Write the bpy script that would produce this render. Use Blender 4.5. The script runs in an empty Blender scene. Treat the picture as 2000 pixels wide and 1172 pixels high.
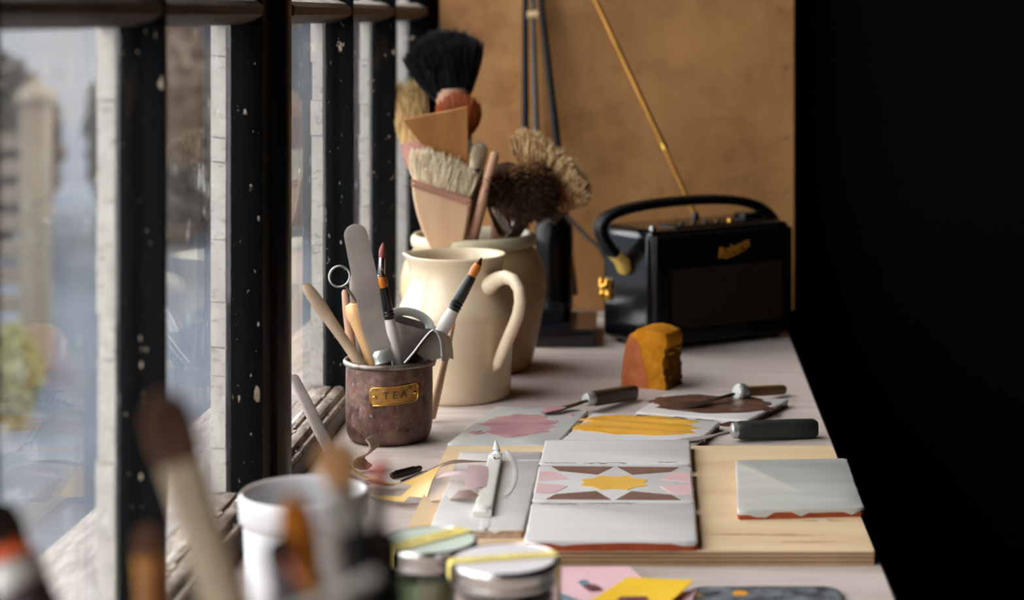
import bpy, math, random
import numpy as np
from mathutils import Vector, Matrix

# ------------------------------------------------------------------ camera, sky, exposure
TZ = 0.76                      # height of the bench top above the floor; builders below use z = 0 at the bench top
EYE = 0.408                    # eye height above the bench top
FPX = 3600.0                   # focal length in pixels of the 2000 px wide frame
PPX, PPY = 1290.0, 30.0        # vanishing point of the window wall

scene = bpy.context.scene
cam_data = bpy.data.cameras.new('camera')
cam = bpy.data.objects.new('camera', cam_data)
scene.collection.objects.link(cam)
cam.location = (0, 0, EYE + TZ)
cam.rotation_euler = (math.pi / 2, 0, 0)
cam_data.sensor_fit = 'HORIZONTAL'
cam_data.sensor_width = 36
cam_data.lens = FPX * 36 / 2000
cam_data.shift_x = -(PPX - 1000) / 2000
cam_data.shift_y = -(586 - PPY) / 2000
cam_data.clip_start = 0.02
cam_data.clip_end = 4000
cam_data.dof.use_dof = True
cam_data.dof.focus_distance = 1.66
cam_data.dof.aperture_fstop = 4.7
scene.camera = cam

world = bpy.data.worlds.new('overcast_sky')
scene.world = world
world.use_nodes = True
wn = world.node_tree.nodes
wn['Background'].inputs['Color'].default_value = (1.0, 0.985, 0.985, 1)
wn['Background'].inputs['Strength'].default_value = 1.0

scene.view_settings.view_transform = 'Standard'
scene.view_settings.look = 'None'
scene.view_settings.gamma = 1
scene.view_settings.exposure = 2.72
scene.cycles.use_denoising = True
scene.cycles.max_bounces = 8
scene.cycles.transparent_max_bounces = 24
scene.cycles.sample_clamp_indirect = 4
scene.cycles.caustics_reflective = False
scene.cycles.caustics_refractive = False

rnd = random.Random(7)
nrg = np.random.default_rng(7)
PI = math.pi


# ------------------------------------------------------------------ helpers
def V(px, py, D):
    return Vector(((px - PPX) * D / FPX, D, EYE - (py - PPY) * D / FPX))


def T(px, py, z=0.0):
    D = FPX * (EYE - z) / (py - PPY)
    return Vector(((px - PPX) * D / FPX, D, z))


def lin(c):
    r = []
    for x in c[:3]:
        x = x / 255.0
        r.append(x / 12.92 if x <= 0.04045 else ((x + 0.055) / 1.055) ** 2.4)
    return (r[0], r[1], r[2], 1.0)


class MB:
    def __init__(self):
        self.v = []
        self.f = []

    def add(self, verts, faces):
        o = len(self.v)
        self.v.extend([tuple(p) for p in verts])
        self.f.extend([tuple(i + o for i in f) for f in faces])
        return self

    def box(self, a, b):
        x0, y0, z0 = a
        x1, y1, z1 = b
        vs = [(x0, y0, z0), (x1, y0, z0), (x1, y1, z0), (x0, y1, z0), (x0, y0, z1), (x1, y0, z1), (x1, y1, z1), (x0, y1, z1)]
        return self.add(vs, [(0, 3, 2, 1), (4, 5, 6, 7), (0, 1, 5, 4), (1, 2, 6, 5), (2, 3, 7, 6), (3, 0, 4, 7)])

    def prism(self, poly, z0, z1):
        n = len(poly)
        vs = [(p[0], p[1], z0) for p in poly] + [(p[0], p[1], z1) for p in poly]
        fs = [tuple(range(n))[::-1], tuple(range(n, 2 * n))]
        fs += [(i, (i + 1) % n, n + (i + 1) % n, n + i) for i in range(n)]
        return self.add(vs, fs)

    def extrude(self, prof, a, b, axis):
        """profile of 2D points (the two other axes in xyz order) pulled from a to b along axis"""
        n = len(prof)
        def mk(p, t):
            if axis == 'y':
                return (p[0], t, p[1])
            if axis == 'x':
                return (t, p[0], p[1])
            return (p[0], p[1], t)
        vs = [mk(p, a) for p in prof] + [mk(p, b) for p in prof]
        fs = [tuple(range(n))[::-1], tuple(range(n, 2 * n))]
        fs += [(i, (i + 1) % n, n + (i + 1) % n, n + i) for i in range(n)]
        return self.add(vs, fs)

    def lathe(self, prof, c, n=40, wob=None):
        vs, fs = [], []
        idx = []
        for (r, z) in prof:
            if r < 1e-6:
                idx.append([len(vs)])
                vs.append((c[0], c[1], c[2] + z))
            else:
                row = []
                for k in range(n):
                    a = 2 * PI * k / n
                    rr = r * (wob(a, z) if wob else 1)
                    row.append(len(vs))
                    vs.append((c[0] + rr * math.cos(a), c[1] + rr * math.sin(a), c[2] + z))
                idx.append(row)
        for A, B in zip(idx, idx[1:]):
            if len(A) == 1 and len(B) == 1:
                continue
            for k in range(n):
                k2 = (k + 1) % n
                if len(A) == 1:
                    fs.append((A[0], B[k2], B[k]))
                elif len(B) == 1:
                    fs.append((A[k], A[k2], B[0]))
                else:
                    fs.append((A[k], A[k2], B[k2], B[k]))
        return self.add(vs, fs)

    def sweep(self, path, W, H=None, up=(0, 0, 1), n=14, p=2.0):
        path = [Vector(q) for q in path]
        m = len(path)
        W = [W] * m if isinstance(W, (int, float)) else list(W)
        H = W if H is None else ([H] * m if isinstance(H, (int, float)) else list(H))
        up = Vector(up)
        vs, fs = [], []
        for i, q in enumerate(path):
            t = (path[min(i + 1, m - 1)] - path[max(i - 1, 0)]).normalized()
            s = t.cross(up)
            if s.length < 1e-4:
                s = t.cross(Vector((0.3, 1, 0.1)))
            s.normalize()
            u = s.cross(t).normalized()
            for k in range(n):
                a = 2 * PI * (k + 0.5) / n
                ca, sa = math.cos(a), math.sin(a)
                ca = math.copysign(abs(ca) ** (2 / p), ca)
                sa = math.copysign(abs(sa) ** (2 / p), sa)
                vs.append(q + s * (W[i] * ca) + u * (H[i] * sa))
        for i in range(m - 1):
            for k in range(n):
                k2 = (k + 1) % n
                fs.append((i * n + k, i * n + k2, (i + 1) * n + k2, (i + 1) * n + k))
        fs.append(tuple(range(n))[::-1])
        fs.append(tuple((m - 1) * n + k for k in range(n)))
        return self.add(vs, fs)

    def sheet(self, grid, th, nrm=None):
        """solid sheet from a grid of points (rows x cols); thickness th along the grid normals"""
        R, C = len(grid), len(grid[0])
        g = np.array([[tuple(p) for p in row] for row in grid])
        du = np.gradient(g, axis=1)
        dv = np.gradient(g, axis=0)
        nn = np.cross(du, dv)
        nn /= (np.linalg.norm(nn, axis=2, keepdims=True) + 1e-12)
        top = (g + nn * th / 2).reshape(-1, 3)
        bot = (g - nn * th / 2).reshape(-1, 3)
        vs = [tuple(x) for x in top] + [tuple(x) for x in bot]
        N = R * C
        fs = []
        for r in range(R - 1):
            for c in range(C - 1):
                a, b, d, e = r * C + c, r * C + c + 1, (r + 1) * C + c + 1, (r + 1) * C + c
                fs.append((a, b, d, e))
                fs.append((N + e, N + d, N + b, N + a))
        rim = [c for c in range(C)] + [r * C + C - 1 for r in range(1, R)] + [(R - 1) * C + c for c in range(C - 2, -1, -1)] + [r * C for r in range(R - 2, 0, -1)]
        for i in range(len(rim)):
            a, b = rim[i], rim[(i + 1) % len(rim)]
            fs.append((b, a, N + a, N + b))
        return self.add(vs, fs)

    def strands(self, P0, P1, P2, r0, r1):
        """many thin tapering hairs along quadratic arcs P0-P1-P2 (arrays n x 3)"""
        n = len(P0)
        d = P2 - P0
        d = d / (np.linalg.norm(d, axis=1, keepdims=True) + 1e-9)
        ref = np.tile(np.array([[0.31, 0.77, 0.55]]), (n, 1))
        s = np.cross(d, ref)
        s /= np.linalg.norm(s, axis=1, keepdims=True)
        u = np.cross(s, d)
        rings = []
        K = 4
        for k in range(K):
            t = k / (K - 1)
            c = P0 * (1 - t) ** 2 + P1 * 2 * t * (1 - t) + P2 * t * t
            r = r0 * (1 - t) + r1 * t
            for j in range(3):
                a = 2 * PI * j / 3
                rings.append(c + (s * math.cos(a) + u * math.sin(a)) * r)
        A = np.stack(rings, axis=1).reshape(-1, 3)
        o = len(self.v)
        self.v.extend(map(tuple, A.tolist()))
        fs = []
        per = K * 3
        base = []
        for k in range(K - 1):
            for j in range(3):
                j2 = (j + 1) % 3
                base.append((k * 3 + j, k * 3 + j2, (k + 1) * 3 + j2, (k + 1) * 3 + j))
        B = np.array(base)
        F = (B[None, :, :] + (np.arange(n) * per)[:, None, None] + o).reshape(-1, 4)
        self.f.extend(map(tuple, F.tolist()))
        return self

    def xf(self, M):
        self.v = [tuple(M @ Vector(p)) for p in self.v]
        return self


OR = {}


def mesh_of(name, mb, origin, sharp=38):
    me = bpy.data.meshes.new(name)
    ox, oy, oz = origin
    me.from_pydata([(p[0] - ox, p[1] - oy, p[2] - oz) for p in mb.v], [], mb.f)
    me.validate()
    me.shade_smooth()
    me.set_sharp_from_angle(angle=math.radians(sharp))
    return me


def finish(o, mat, bevel, seg):
    if mat is not None:
        o.data.materials.append(mat)
    if bevel:
        b = o.modifiers.new('bevel', 'BEVEL')
        b.width = bevel
        b.segments = seg
        b.limit_method = 'ANGLE'
        b.angle_limit = math.radians(40)


def tag(o, label=None, cat=None, group=None, kind=None):
    if label:
        o['label'] = label
    if cat:
        o['category'] = cat
    if group:
        o['group'] = group
    if kind:
        o['kind'] = kind
    return o


def empty(name, loc, label=None, cat=None, group=None, kind=None):
    o = bpy.data.objects.new(name, None)
    scene.collection.objects.link(o)
    o.empty_display_size = 0.02
    o.location = (loc[0], loc[1], loc[2] + TZ)
    OR[o.name] = Vector(loc)
    return tag(o, label, cat, group, kind)


def part(name, mb, mat, parent, bevel=0, seg=2, sharp=38, label=None, kind=None):
    org = OR[parent.name]
    o = bpy.data.objects.new(name, mesh_of(name, mb, org, sharp))
    scene.collection.objects.link(o)
    o.parent = parent
    OR[o.name] = org
    finish(o, mat, bevel, seg)
    return tag(o, label, None, None, kind)


def single(name, mb, mat, loc, label=None, cat=None, group=None, kind=None, bevel=0, seg=2, sharp=38):
    o = bpy.data.objects.new(name, mesh_of(name, mb, loc, sharp))
    scene.collection.objects.link(o)
    o.location = (loc[0], loc[1], loc[2] + TZ)
    OR[o.name] = Vector(loc)
    finish(o, mat, bevel, seg)
    return tag(o, label, cat, group, kind)


def text_mb(body, size, shear=0.0, depth=0.0004, spacing=1.0):
    cu = bpy.data.curves.new('lettering', 'FONT')
    cu.body = body
    cu.size = size
    cu.shear = shear
    cu.extrude = depth
    cu.align_x = 'CENTER'
    cu.align_y = 'CENTER'
    cu.space_character = spacing
    to = bpy.data.objects.new('lettering', cu)
    scene.collection.objects.link(to)
    dg = bpy.context.evaluated_depsgraph_get()
    me = bpy.data.meshes.new_from_object(to.evaluated_get(dg))
    mb = MB()
    mb.add([tuple(v.co) for v in me.vertices], [tuple(p.vertices) for p in me.polygons])
    bpy.data.objects.remove(to)
    bpy.data.curves.remove(cu)
    bpy.data.meshes.remove(me)
    return mb


# ------------------------------------------------------------------ materials
def pm(name, ca, cb=None, scale=20, rough=0.5, bump=0.0, bscale=None, metal=0.0, stretch=(1, 1, 1), lo=0.35, hi=0.65,
       spec=0.5, detail=5, chips=None, coat=0.0, trans=0.0, sheen=0.0, rvar=0.0, alpha=None, sss=0.0, bdist=0.001):
    m = bpy.data.materials.new(name)
    m.use_nodes = True
    nt = m.node_tree
    N, L = nt.nodes, nt.links
    b = N['Principled BSDF']
    cb = cb or ca
    tc = N.new('ShaderNodeTexCoord')
    mp = N.new('ShaderNodeMapping')
    mp.inputs['Scale'].default_value = stretch
    L.new(tc.outputs['Object'], mp.inputs['Vector'])
    no = N.new('ShaderNodeTexNoise')
    no.inputs['Scale'].default_value = scale
    no.inputs['Detail'].default_value = detail
    no.inputs['Roughness'].default_value = 0.6
    L.new(mp.outputs['Vector'], no.inputs['Vector'])
    rp = N.new('ShaderNodeValToRGB')
    rp.color_ramp.elements[0].position = lo
    rp.color_ramp.elements[1].position = hi
    rp.color_ramp.elements[0].color = lin(ca)
    rp.color_ramp.elements[1].color = lin(cb)
    L.new(no.outputs['Fac'], rp.inputs['Fac'])
    col = rp.outputs['Color']
    for ch in (chips or []):
        cc, thr, sc, st = ch[:4]
        wd = ch[4] if len(ch) > 4 else 0.025
        n2 = N.new('ShaderNodeTexNoise')
        n2.inputs['Scale'].default_value = sc
        n2.inputs['Detail'].default_value = 6
        n2.inputs['Roughness'].default_value = 0.65
        m2 = N.new('ShaderNodeMapping')
        m2.inputs['Scale'].default_value = st
        m2.inputs['Location'].default_value = (thr * 7, sc * 0.13, 2.1)
        L.new(tc.outputs['Object'], m2.inputs['Vector'])
        L.new(m2.outputs['Vector'], n2.inputs['Vector'])
        r2 = N.new('ShaderNodeValToRGB')
        r2.color_ramp.elements[0].position = thr
        r2.color_ramp.elements[1].position = thr + wd
        L.new(n2.outputs['Fac'], r2.inputs['Fac'])
        mx = N.new('ShaderNodeMix')
        mx.data_type = 'RGBA'
        L.new(r2.outputs['Color'], mx.inputs['Factor'])
        L.new(col, mx.inputs[6])
        mx.inputs[7].default_value = lin(cc)
        col = mx.outputs[2]
    L.new(col, b.inputs['Base Color'])
    b.inputs['Roughness'].default_value = rough
    if rvar:
        mr = N.new('ShaderNodeMapRange')
        mr.inputs['To Min'].default_value = rough - rvar
        mr.inputs['To Max'].default_value = rough + rvar
        L.new(no.outputs['Fac'], mr.inputs['Value'])
        L.new(mr.outputs['Result'], b.inputs['Roughness'])
    b.inputs['Metallic'].default_value = metal
    b.inputs['Specular IOR Level'].default_value = spec
    b.inputs['Coat Weight'].default_value = coat
    b.inputs['Coat Roughness'].default_value = 0.08
    b.inputs['Transmission Weight'].default_value = trans
    b.inputs['Sheen Weight'].default_value = sheen
    if sss:
        b.inputs['Subsurface Weight'].default_value = sss
        b.inputs['Subsurface Radius'].default_value = (0.004, 0.003, 0.002)
        b.inputs['Subsurface Scale'].default_value = 1.0
    if bump:
        bn = N.new('ShaderNodeBump')
        bn.inputs['Strength'].default_value = bump
        bn.inputs['Distance'].default_value = bdist
        src = no
        if bscale:
            n3 = N.new('ShaderNodeTexNoise')
            n3.inputs['Scale'].default_value = bscale
            n3.inputs['Detail'].default_value = 5
            L.new(mp.outputs['Vector'], n3.inputs['Vector'])
            src = n3
        L.new(src.outputs['Fac'], bn.inputs['Height'])
        L.new(bn.outputs['Normal'], b.inputs['Normal'])
    return m


def glass_mat(name, tint=(1, 1, 1, 1), dirt=0.0, base_r=0.045, rough=0.0, dirt_col=(200, 200, 198), film=0.0, fres=1.0):
    """clear thin glass: straight-through transparency plus Fresnel gloss (Schlick), with dried dirt on it"""
    m = bpy.data.materials.new(name)
    m.use_nodes = True
    nt = m.node_tree
    N, L = nt.nodes, nt.links
    N.remove(N['Principled BSDF'])
    out = N['Material Output']
    ge = N.new('ShaderNodeNewGeometry')
    dt = N.new('ShaderNodeVectorMath')
    dt.operation = 'DOT_PRODUCT'
    L.new(ge.outputs['Incoming'], dt.inputs[0])
    L.new(ge.outputs['Normal'], dt.inputs[1])
    def mth(op, a, b=None):
        n = N.new('ShaderNodeMath')
        n.operation = op
        for i, x in enumerate((a, b)):
            if x is None:
                continue
            if isinstance(x, (int, float)):
                n.inputs[i].default_value = x
            else:
                L.new(x, n.inputs[i])
        return n.outputs[0]
    c = mth('ABSOLUTE', dt.outputs['Value'])
    k = mth('POWER', mth('SUBTRACT', 1.0, c), 5.0)
    R = mth('ADD', mth('MULTIPLY', k, (1 - base_r) * fres), base_r)
    tr = N.new('ShaderNodeBsdfTransparent')
    tr.inputs['Color'].default_value = tint
    gl = N.new('ShaderNodeBsdfGlossy')
    gl.inputs['Roughness'].default_value = rough
    mx = N.new('ShaderNodeMixShader')
    L.new(R, mx.inputs['Fac'])
    L.new(tr.outputs[0], mx.inputs[1])
    L.new(gl.outputs[0], mx.inputs[2])
    last = mx.outputs[0]
    if dirt or film:
        tc = N.new('ShaderNodeTexCoord')
        di = N.new('ShaderNodeBsdfTranslucent')
        di.inputs['Color'].default_value = lin(dirt_col)
        df = N.new('ShaderNodeBsdfDiffuse')
        df.inputs['Color'].default_value = lin(dirt_col)
        dd = N.new('ShaderNodeMixShader')
        L.new(di.outputs[0], dd.inputs[1])
        L.new(df.outputs[0], dd.inputs[2])
        fac = None
        for (sc, st, thr, wd, amt) in ((12, (1, 1, 0.10), 0.40, 0.4, 0.14 * dirt), (45, (1, 0.9, 0.5), 0.66, 0.05, 0.55 * dirt), (130, (1, 0.8, 0.3), 0.66, 0.05, 0.5 * dirt)):
            mp = N.new('ShaderNodeMapping')
            mp.inputs['Scale'].default_value = st
            L.new(tc.outputs['Object'], mp.inputs['Vector'])
            no = N.new('ShaderNodeTexNoise')
            no.inputs['Scale'].default_value = sc
            no.inputs['Detail'].default_value = 4
            L.new(mp.outputs['Vector'], no.inputs['Vector'])
            mr = N.new('ShaderNodeMapRange')
            mr.inputs['From Min'].default_value = thr
            mr.inputs['From Max'].default_value = thr + wd
            mr.inputs['To Min'].default_value = 0
            mr.inputs['To Max'].default_value = amt
            mr.clamp = True
            L.new(no.outputs['Fac'], mr.inputs['Value'])
            fac = mr.outputs['Result'] if fac is None else mth('ADD', fac, mr.outputs['Result'])
        if film:
            fac = mth('ADD', fac, film)
        m2 = N.new('ShaderNodeMixShader')
        L.new(fac, m2.inputs['Fac'])
        L.new(last, m2.inputs[1])
        L.new(dd.outputs[0], m2.inputs[2])
        last = m2.outputs[0]
    L.new(last, out.inputs['Surface'])
    return m


M = {}
CHIP = (176, 160, 138)
M['black_paint'] = pm('black_window_paint', (7, 9, 10), (11, 13, 15), 30, rough=0.55, bump=0.35, bscale=60, stretch=(1, 1, 0.25), spec=0.09,
                      chips=[(CHIP, 0.668, 75, (1, 1, 0.5)), (CHIP, 0.668, 210, (1, 1, 0.6)), ((30, 24, 20), 0.62, 20, (1, 1, 0.3))])
M['post_paint'] = pm('worn_brown_black_post_paint', (12, 9, 8), (20, 15, 13), 25, rough=0.42, bump=0.35, bscale=50, stretch=(1, 1, 0.2), spec=0.25,
                     chips=[(CHIP, 0.665, 90, (1, 1, 0.35)), ((48, 34, 27), 0.62, 40, (1, 1, 0.12))])
M['transom_paint'] = pm('dusty_transom_paint', (24, 20, 18), (70, 58, 50), 40, rough=0.5, bump=0.4, stretch=(1, 0.3, 1), spec=0.4,
                        chips=[(CHIP, 0.70, 70, (1, 0.3, 1))])
M['dusty_light'] = pm('dust_flakes_and_painted_light', (128, 116, 106), (168, 156, 144), 90, rough=0.9, bump=0.5, stretch=(1, 0.3, 1), chips=[((52, 44, 40), 0.62, 60, (1, 0.3, 1))])  # dusty flaked paint, paled so the colour carries light from above
M['rail_paint'] = pm('peeling_rail_paint', (84, 72, 64), (150, 134, 120), 90, rough=0.8, bump=0.9, bscale=140, stretch=(1, 0.4, 1), bdist=0.002,
                     chips=[((34, 28, 26), 0.60, 70, (1.2, 0.25, 1)), ((188, 176, 160), 0.63, 90, (1, 0.5, 1))])
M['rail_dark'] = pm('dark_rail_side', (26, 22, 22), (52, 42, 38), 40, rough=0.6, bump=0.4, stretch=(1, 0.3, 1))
M['putty'] = pm('weathered_white_putty', (166, 160, 152), (182, 176, 168), 60, rough=0.85, bump=0.8, bscale=170, stretch=(1, 1, 0.6), bdist=0.0015,
                chips=[((138, 129, 120), 0.56, 70, (1, 1, 2.2), 0.1), ((104, 94, 86), 0.63, 120, (1, 1, 4.0), 0.04)])
M['flake'] = pm('cream_paint_flake', (176, 164, 146), (120, 102, 86), 60, rough=0.85, bump=0.6, bscale=200)
M['sill_out'] = pm('weathered_outer_sill', (108, 100, 97), (152, 144, 139), 60, rough=0.9, bump=0.8, bscale=110, stretch=(2.2, 0.35, 1), bdist=0.002,
                   chips=[((88, 78, 76), 0.62, 60, (3, 0.3, 1))])
M['pane'] = glass_mat('dusty_window_glass', (0.97, 0.985, 0.99, 1), dirt=0.65, fres=0.7)
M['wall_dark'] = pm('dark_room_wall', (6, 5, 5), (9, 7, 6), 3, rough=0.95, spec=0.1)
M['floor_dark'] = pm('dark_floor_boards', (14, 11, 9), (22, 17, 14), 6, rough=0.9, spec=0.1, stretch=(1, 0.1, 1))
M['bench'] = pm('weathered_pinkish_bench', (196, 179, 169), (212, 198, 190), 26, rough=0.62, bump=0.35, bscale=160, stretch=(0.35, 2.2, 1), spec=0.35, rvar=0.12,
                chips=[((222, 212, 206), 0.58, 12, (0.7, 1.4, 1), 0.2), ((172, 152, 142), 0.62, 90, (0.25, 2.2, 1), 0.12), ((70, 60, 56), 0.785, 190, (1, 1, 1))])
M['bench_edge'] = pm('bench_edge', (160, 136, 116), (186, 166, 146), 30, rough=0.7, stretch=(1, 0.2, 1))
M['panel'] = pm('stained_plywood_panel', (146, 102, 58), (178, 130, 80), 5, rough=0.6, bump=0.15, stretch=(1.4, 1, 0.7), spec=0.3, rvar=0.15,
                chips=[((128, 84, 44), 0.52, 11, (1, 1, 1.3), 0.25), ((104, 66, 36), 0.62, 34, (1, 1, 1), 0.12), ((184, 142, 96), 0.55, 7, (1.6, 1, 0.8), 0.25)])


def plywood_board():
    m = pm('pale_plywood', (222, 188, 146), (236, 208, 168), 9, rough=0.55, bump=0.12, bscale=150, stretch=(0.4, 2.5, 1), spec=0.35,
           chips=[((188, 152, 114), 0.67, 14, (0.3, 2.2, 1)), ((226, 208, 180), 0.66, 8, (1, 1, 1))])
    return m


M['board'] = plywood_board()
M['ply_edge_a'] = pm('ply_edge_light', (176, 142, 104), (192, 160, 122), 60, rough=0.75, stretch=(0.3, 1, 1))
M['ply_edge_b'] = pm('ply_edge_dark', (128, 96, 68), (146, 112, 80), 60, rough=0.75, stretch=(0.3, 1, 1))
M['terracotta'] = pm('terracotta_body', (150, 62, 30), (172, 82, 44), 60, rough=0.85, bump=0.4, bscale=220)
M['terra_dark'] = pm('dark_terracotta', (84, 48, 36), (112, 66, 48), 60, rough=0.85, bump=0.4, bscale=220)
M['clay_pale'] = pm('pale_clay_body', (168, 140, 118), (196, 174, 152), 90, rough=0.8, bump=0.5, bscale=200)
M['glaze_white'] = pm('white_glaze', (211, 208, 206), (218, 215, 214), 14, rough=0.34, bump=0.04, bscale=26, stretch=(0.6, 3, 1), spec=0.5, rvar=0.06)
M['glaze_grey'] = pm('grey_green_glaze', (184, 185, 178), (202, 202, 196), 12, rough=0.3, bump=0.05, bscale=22, stretch=(0.6, 3, 1), rvar=0.05,
                     chips=[((206, 207, 204), 0.70, 40, (0.6, 3, 1))])
M['glaze_milky'] = pm('milky_glaze', (212, 207, 203), (224, 220, 217), 14, rough=0.3, bump=0.06, bscale=30, stretch=(1, 1.6, 1), rvar=0.05)
M['glaze_pale'] = pm('pale_wet_glaze', (196, 197, 192), (212, 212, 210), 25, rough=0.3, bump=0.2, bscale=50)
M['drip'] = pm('thin_glaze_drips', (182, 166, 154), (206, 198, 190), 140, rough=0.5, bump=0.3)
M['pink_paint'] = pm('dusty_pink_glaze_paint', (190, 132, 144), (208, 160, 160), 30, rough=0.42, bump=0.5, bscale=45, stretch=(0.5, 1.6, 1), bdist=0.002)
M['yellow_paint'] = pm('ochre_yellow_glaze_paint', (226, 160, 46), (238, 182, 76), 30, rough=0.3, bump=0.6, bscale=50, stretch=(0.5, 1.6, 1), bdist=0.002)
M['brown_paint'] = pm('chocolate_glaze_paint', (74, 48, 40), (96, 66, 54), 30, rough=0.42, bump=0.6, bscale=60, bdist=0.002)
M['pat_yellow'] = pm('pattern_yellow', (226, 172, 62), (234, 186, 82), 60, rough=0.55, bump=0.3, bscale=300)
M['pat_pink'] = pm('pattern_pink', (218, 178, 180), (226, 190, 190), 40, rough=0.45)
M['pat_brown'] = pm('pattern_brown', (112, 80, 68), (132, 98, 84), 60, rough=0.5)
M['cream_glaze'] = pm('cream_stoneware_glaze', (212, 192, 160), (222, 204, 174), 10, rough=0.26, bump=0.08, bscale=14, stretch=(0.6, 0.6, 3), spec=0.5, coat=0.15,
                      chips=[((176, 152, 124), 0.80, 130, (1, 1, 1))])
M['crock'] = pm('buff_salt_glaze_crock', (168, 136, 94), (196, 166, 122), 9, rough=0.45, bump=0.3, bscale=40, stretch=(1, 1, 2), spec=0.45,
                chips=[((104, 80, 54), 0.73, 22, (1, 1, 0.6)), ((92, 70, 48), 0.72, 90, (1, 1, 0.7))])
M['crock_rim'] = pm('crock_rim_glaze', (188, 178, 146), (204, 194, 164), 20, rough=0.4, bump=0.3, bscale=60)
M['tin'] = pm('patinated_copper_tin', (72, 50, 42), (128, 98, 86), 70, rough=0.46, metal=0.35, bump=0.35, bscale=80, spec=0.5, rvar=0.12,
              chips=[((158, 124, 124), 0.56, 48, (1, 1, 0.5), 0.15), ((104, 54, 32), 0.56, 60, (1, 1, 1), 0.1), ((48, 38, 32), 0.58, 55, (1, 1, 0.8), 0.1), ((192, 180, 172), 0.64, 260, (1, 1, 0.7), 0.06), ((205, 190, 190), 0.67, 110, (1, 1, 0.5), 0.05)])
M['tin_rim'] = pm('worn_tin_rim', (150, 142, 134), (96, 78, 68), 60, rough=0.4, metal=0.7, bump=0.3)
M['brass'] = pm('aged_brass', (180, 132, 58), (140, 94, 38), 110, rough=0.55, metal=0.2, bump=0.3, bscale=120,
                chips=[((104, 74, 32), 0.60, 150, (1, 1, 1), 0.06), ((196, 168, 150), 0.66, 170, (1, 1, 1), 0.05)])
M['brass_bright'] = pm('polished_brass', (230, 180, 84), (214, 158, 62), 30, rough=0.22, metal=1.0)
M['gold_leather'] = pm('gold_strap_end', (246, 210, 96), (250, 220, 118), 40, rough=0.5, metal=0.0)
M['gold_print'] = pm('gold_foil_print', (216, 150, 52), (196, 128, 40), 60, rough=0.45, metal=0.1)
M['stamp'] = pm('dark_stamped_letters', (44, 34, 18), (60, 46, 24), 60, rough=0.8)
M['steel'] = pm('brushed_steel', (150, 146, 142), (120, 114, 110), 50, rough=0.35, metal=0.9, stretch=(1, 1, 0.25), bump=0.08)
M['steel_dull'] = pm('dull_stained_steel', (168, 156, 150), (146, 134, 128), 20, rough=0.5, metal=0.15, bump=0.15, bscale=160,
                     chips=[((96, 78, 70), 0.70, 420, (1, 1, 1)), ((168, 158, 152), 0.69, 30, (1, 1, 0.3))])
M['steel_bright'] = pm('bright_steel', (210, 212, 208), (190, 194, 190), 30, rough=0.34, metal=0.6)
M['steel_dark'] = pm('dark_tool_steel', (62, 56, 54), (92, 84, 80), 60, rough=0.38, metal=0.8)
M['tinplate'] = pm('tinplate_cutter', (150, 140, 136), (116, 104, 100), 30, rough=0.34, metal=0.6, bump=0.1,
                   chips=[((70, 58, 52), 0.68, 40, (1, 1, 1))])
M['wood_grey'] = pm('weathered_boxwood', (176, 152, 124), (142, 118, 96), 30, rough=0.65, bump=0.3, stretch=(1, 1, 0.2), bscale=80,
                    chips=[((206, 188, 160), 0.68, 30, (1, 1, 0.4))])
M['wood_tan'] = pm('turned_tan_handle', (222, 176, 122), (206, 156, 102), 30, rough=0.35, stretch=(1, 1, 0.3), coat=0.2)
M['wood_pink'] = pm('pinkish_beech', (188, 146, 118), (166, 122, 98), 30, rough=0.55, bump=0.2, stretch=(1, 1, 0.15))
M['wood_pale'] = pm('pale_beech', (206, 172, 138), (190, 152, 118), 26, rough=0.55, bump=0.2, stretch=(1, 1, 0.15))
M['wood_brown'] = pm('warm_stained_wood', (142, 92, 44), (168, 114, 60), 22, rough=0.4, bump=0.2, stretch=(1.6, 1, 0.16), coat=0.1,
                     chips=[((96, 58, 28), 0.66, 34, (2, 1, 0.15))])
M['wood_dark'] = pm('dark_rosewood_handle', (58, 44, 34), (92, 72, 56), 40, rough=0.4, stretch=(0.2, 1, 1), bump=0.2)
M['wood_mid'] = pm('oiled_wood_handle', (112, 76, 44), (140, 98, 58), 40, rough=0.42, stretch=(0.2, 1, 1), bump=0.2)
M['wood_greenblack'] = pm('worn_green_black_handle', (22, 26, 24), (44, 50, 46), 40, rough=0.5, stretch=(0.12, 1, 1), bump=0.5, bscale=60,
                          chips=[((120, 122, 112), 0.66, 60, (0.1, 1, 1))])
M['band'] = pm('pink_brown_band', (170, 118, 100), (150, 98, 82), 40, rough=0.6)
M['white_lacquer'] = pm('white_lacquered_handle', (214, 206, 198), (224, 218, 212), 20, rough=0.3, coat=0.2)
M['black_ferrule'] = pm('black_ferrule', (12, 14, 14), (20, 22, 22), 30, rough=0.3, spec=0.4)
M['silver_ferrule'] = pm('silver_ferrule', (176, 178, 178), (150, 152, 152), 30, rough=0.22, metal=1.0)
M['synth_orange'] = pm('amber_synthetic_bristle', (214, 128, 30), (186, 96, 18), 80, rough=0.4, stretch=(1, 1, 0.1), bump=0.4)
M['synth_tip'] = pm('dark_bristle_tip', (52, 24, 14), (74, 36, 20), 80, rough=0.4, stretch=(1, 1, 0.1), bump=0.4)
M['red_bristle'] = pm('dusty_red_bristle', (158, 82, 74), (128, 60, 56), 80, rough=0.6, stretch=(1, 1, 0.1), bump=0.4)
M['hair_black'] = pm('black_mop_hair', (8, 9, 11), (44, 44, 50), 320, rough=0.42, spec=0.4, stretch=(1, 1, 0.10), lo=0.42, hi=0.58)
M['hair_cream'] = pm('cream_hog_hair', (232, 208, 160), (184, 152, 100), 320, rough=0.6, stretch=(1, 1, 0.10), lo=0.42, hi=0.58)
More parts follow.
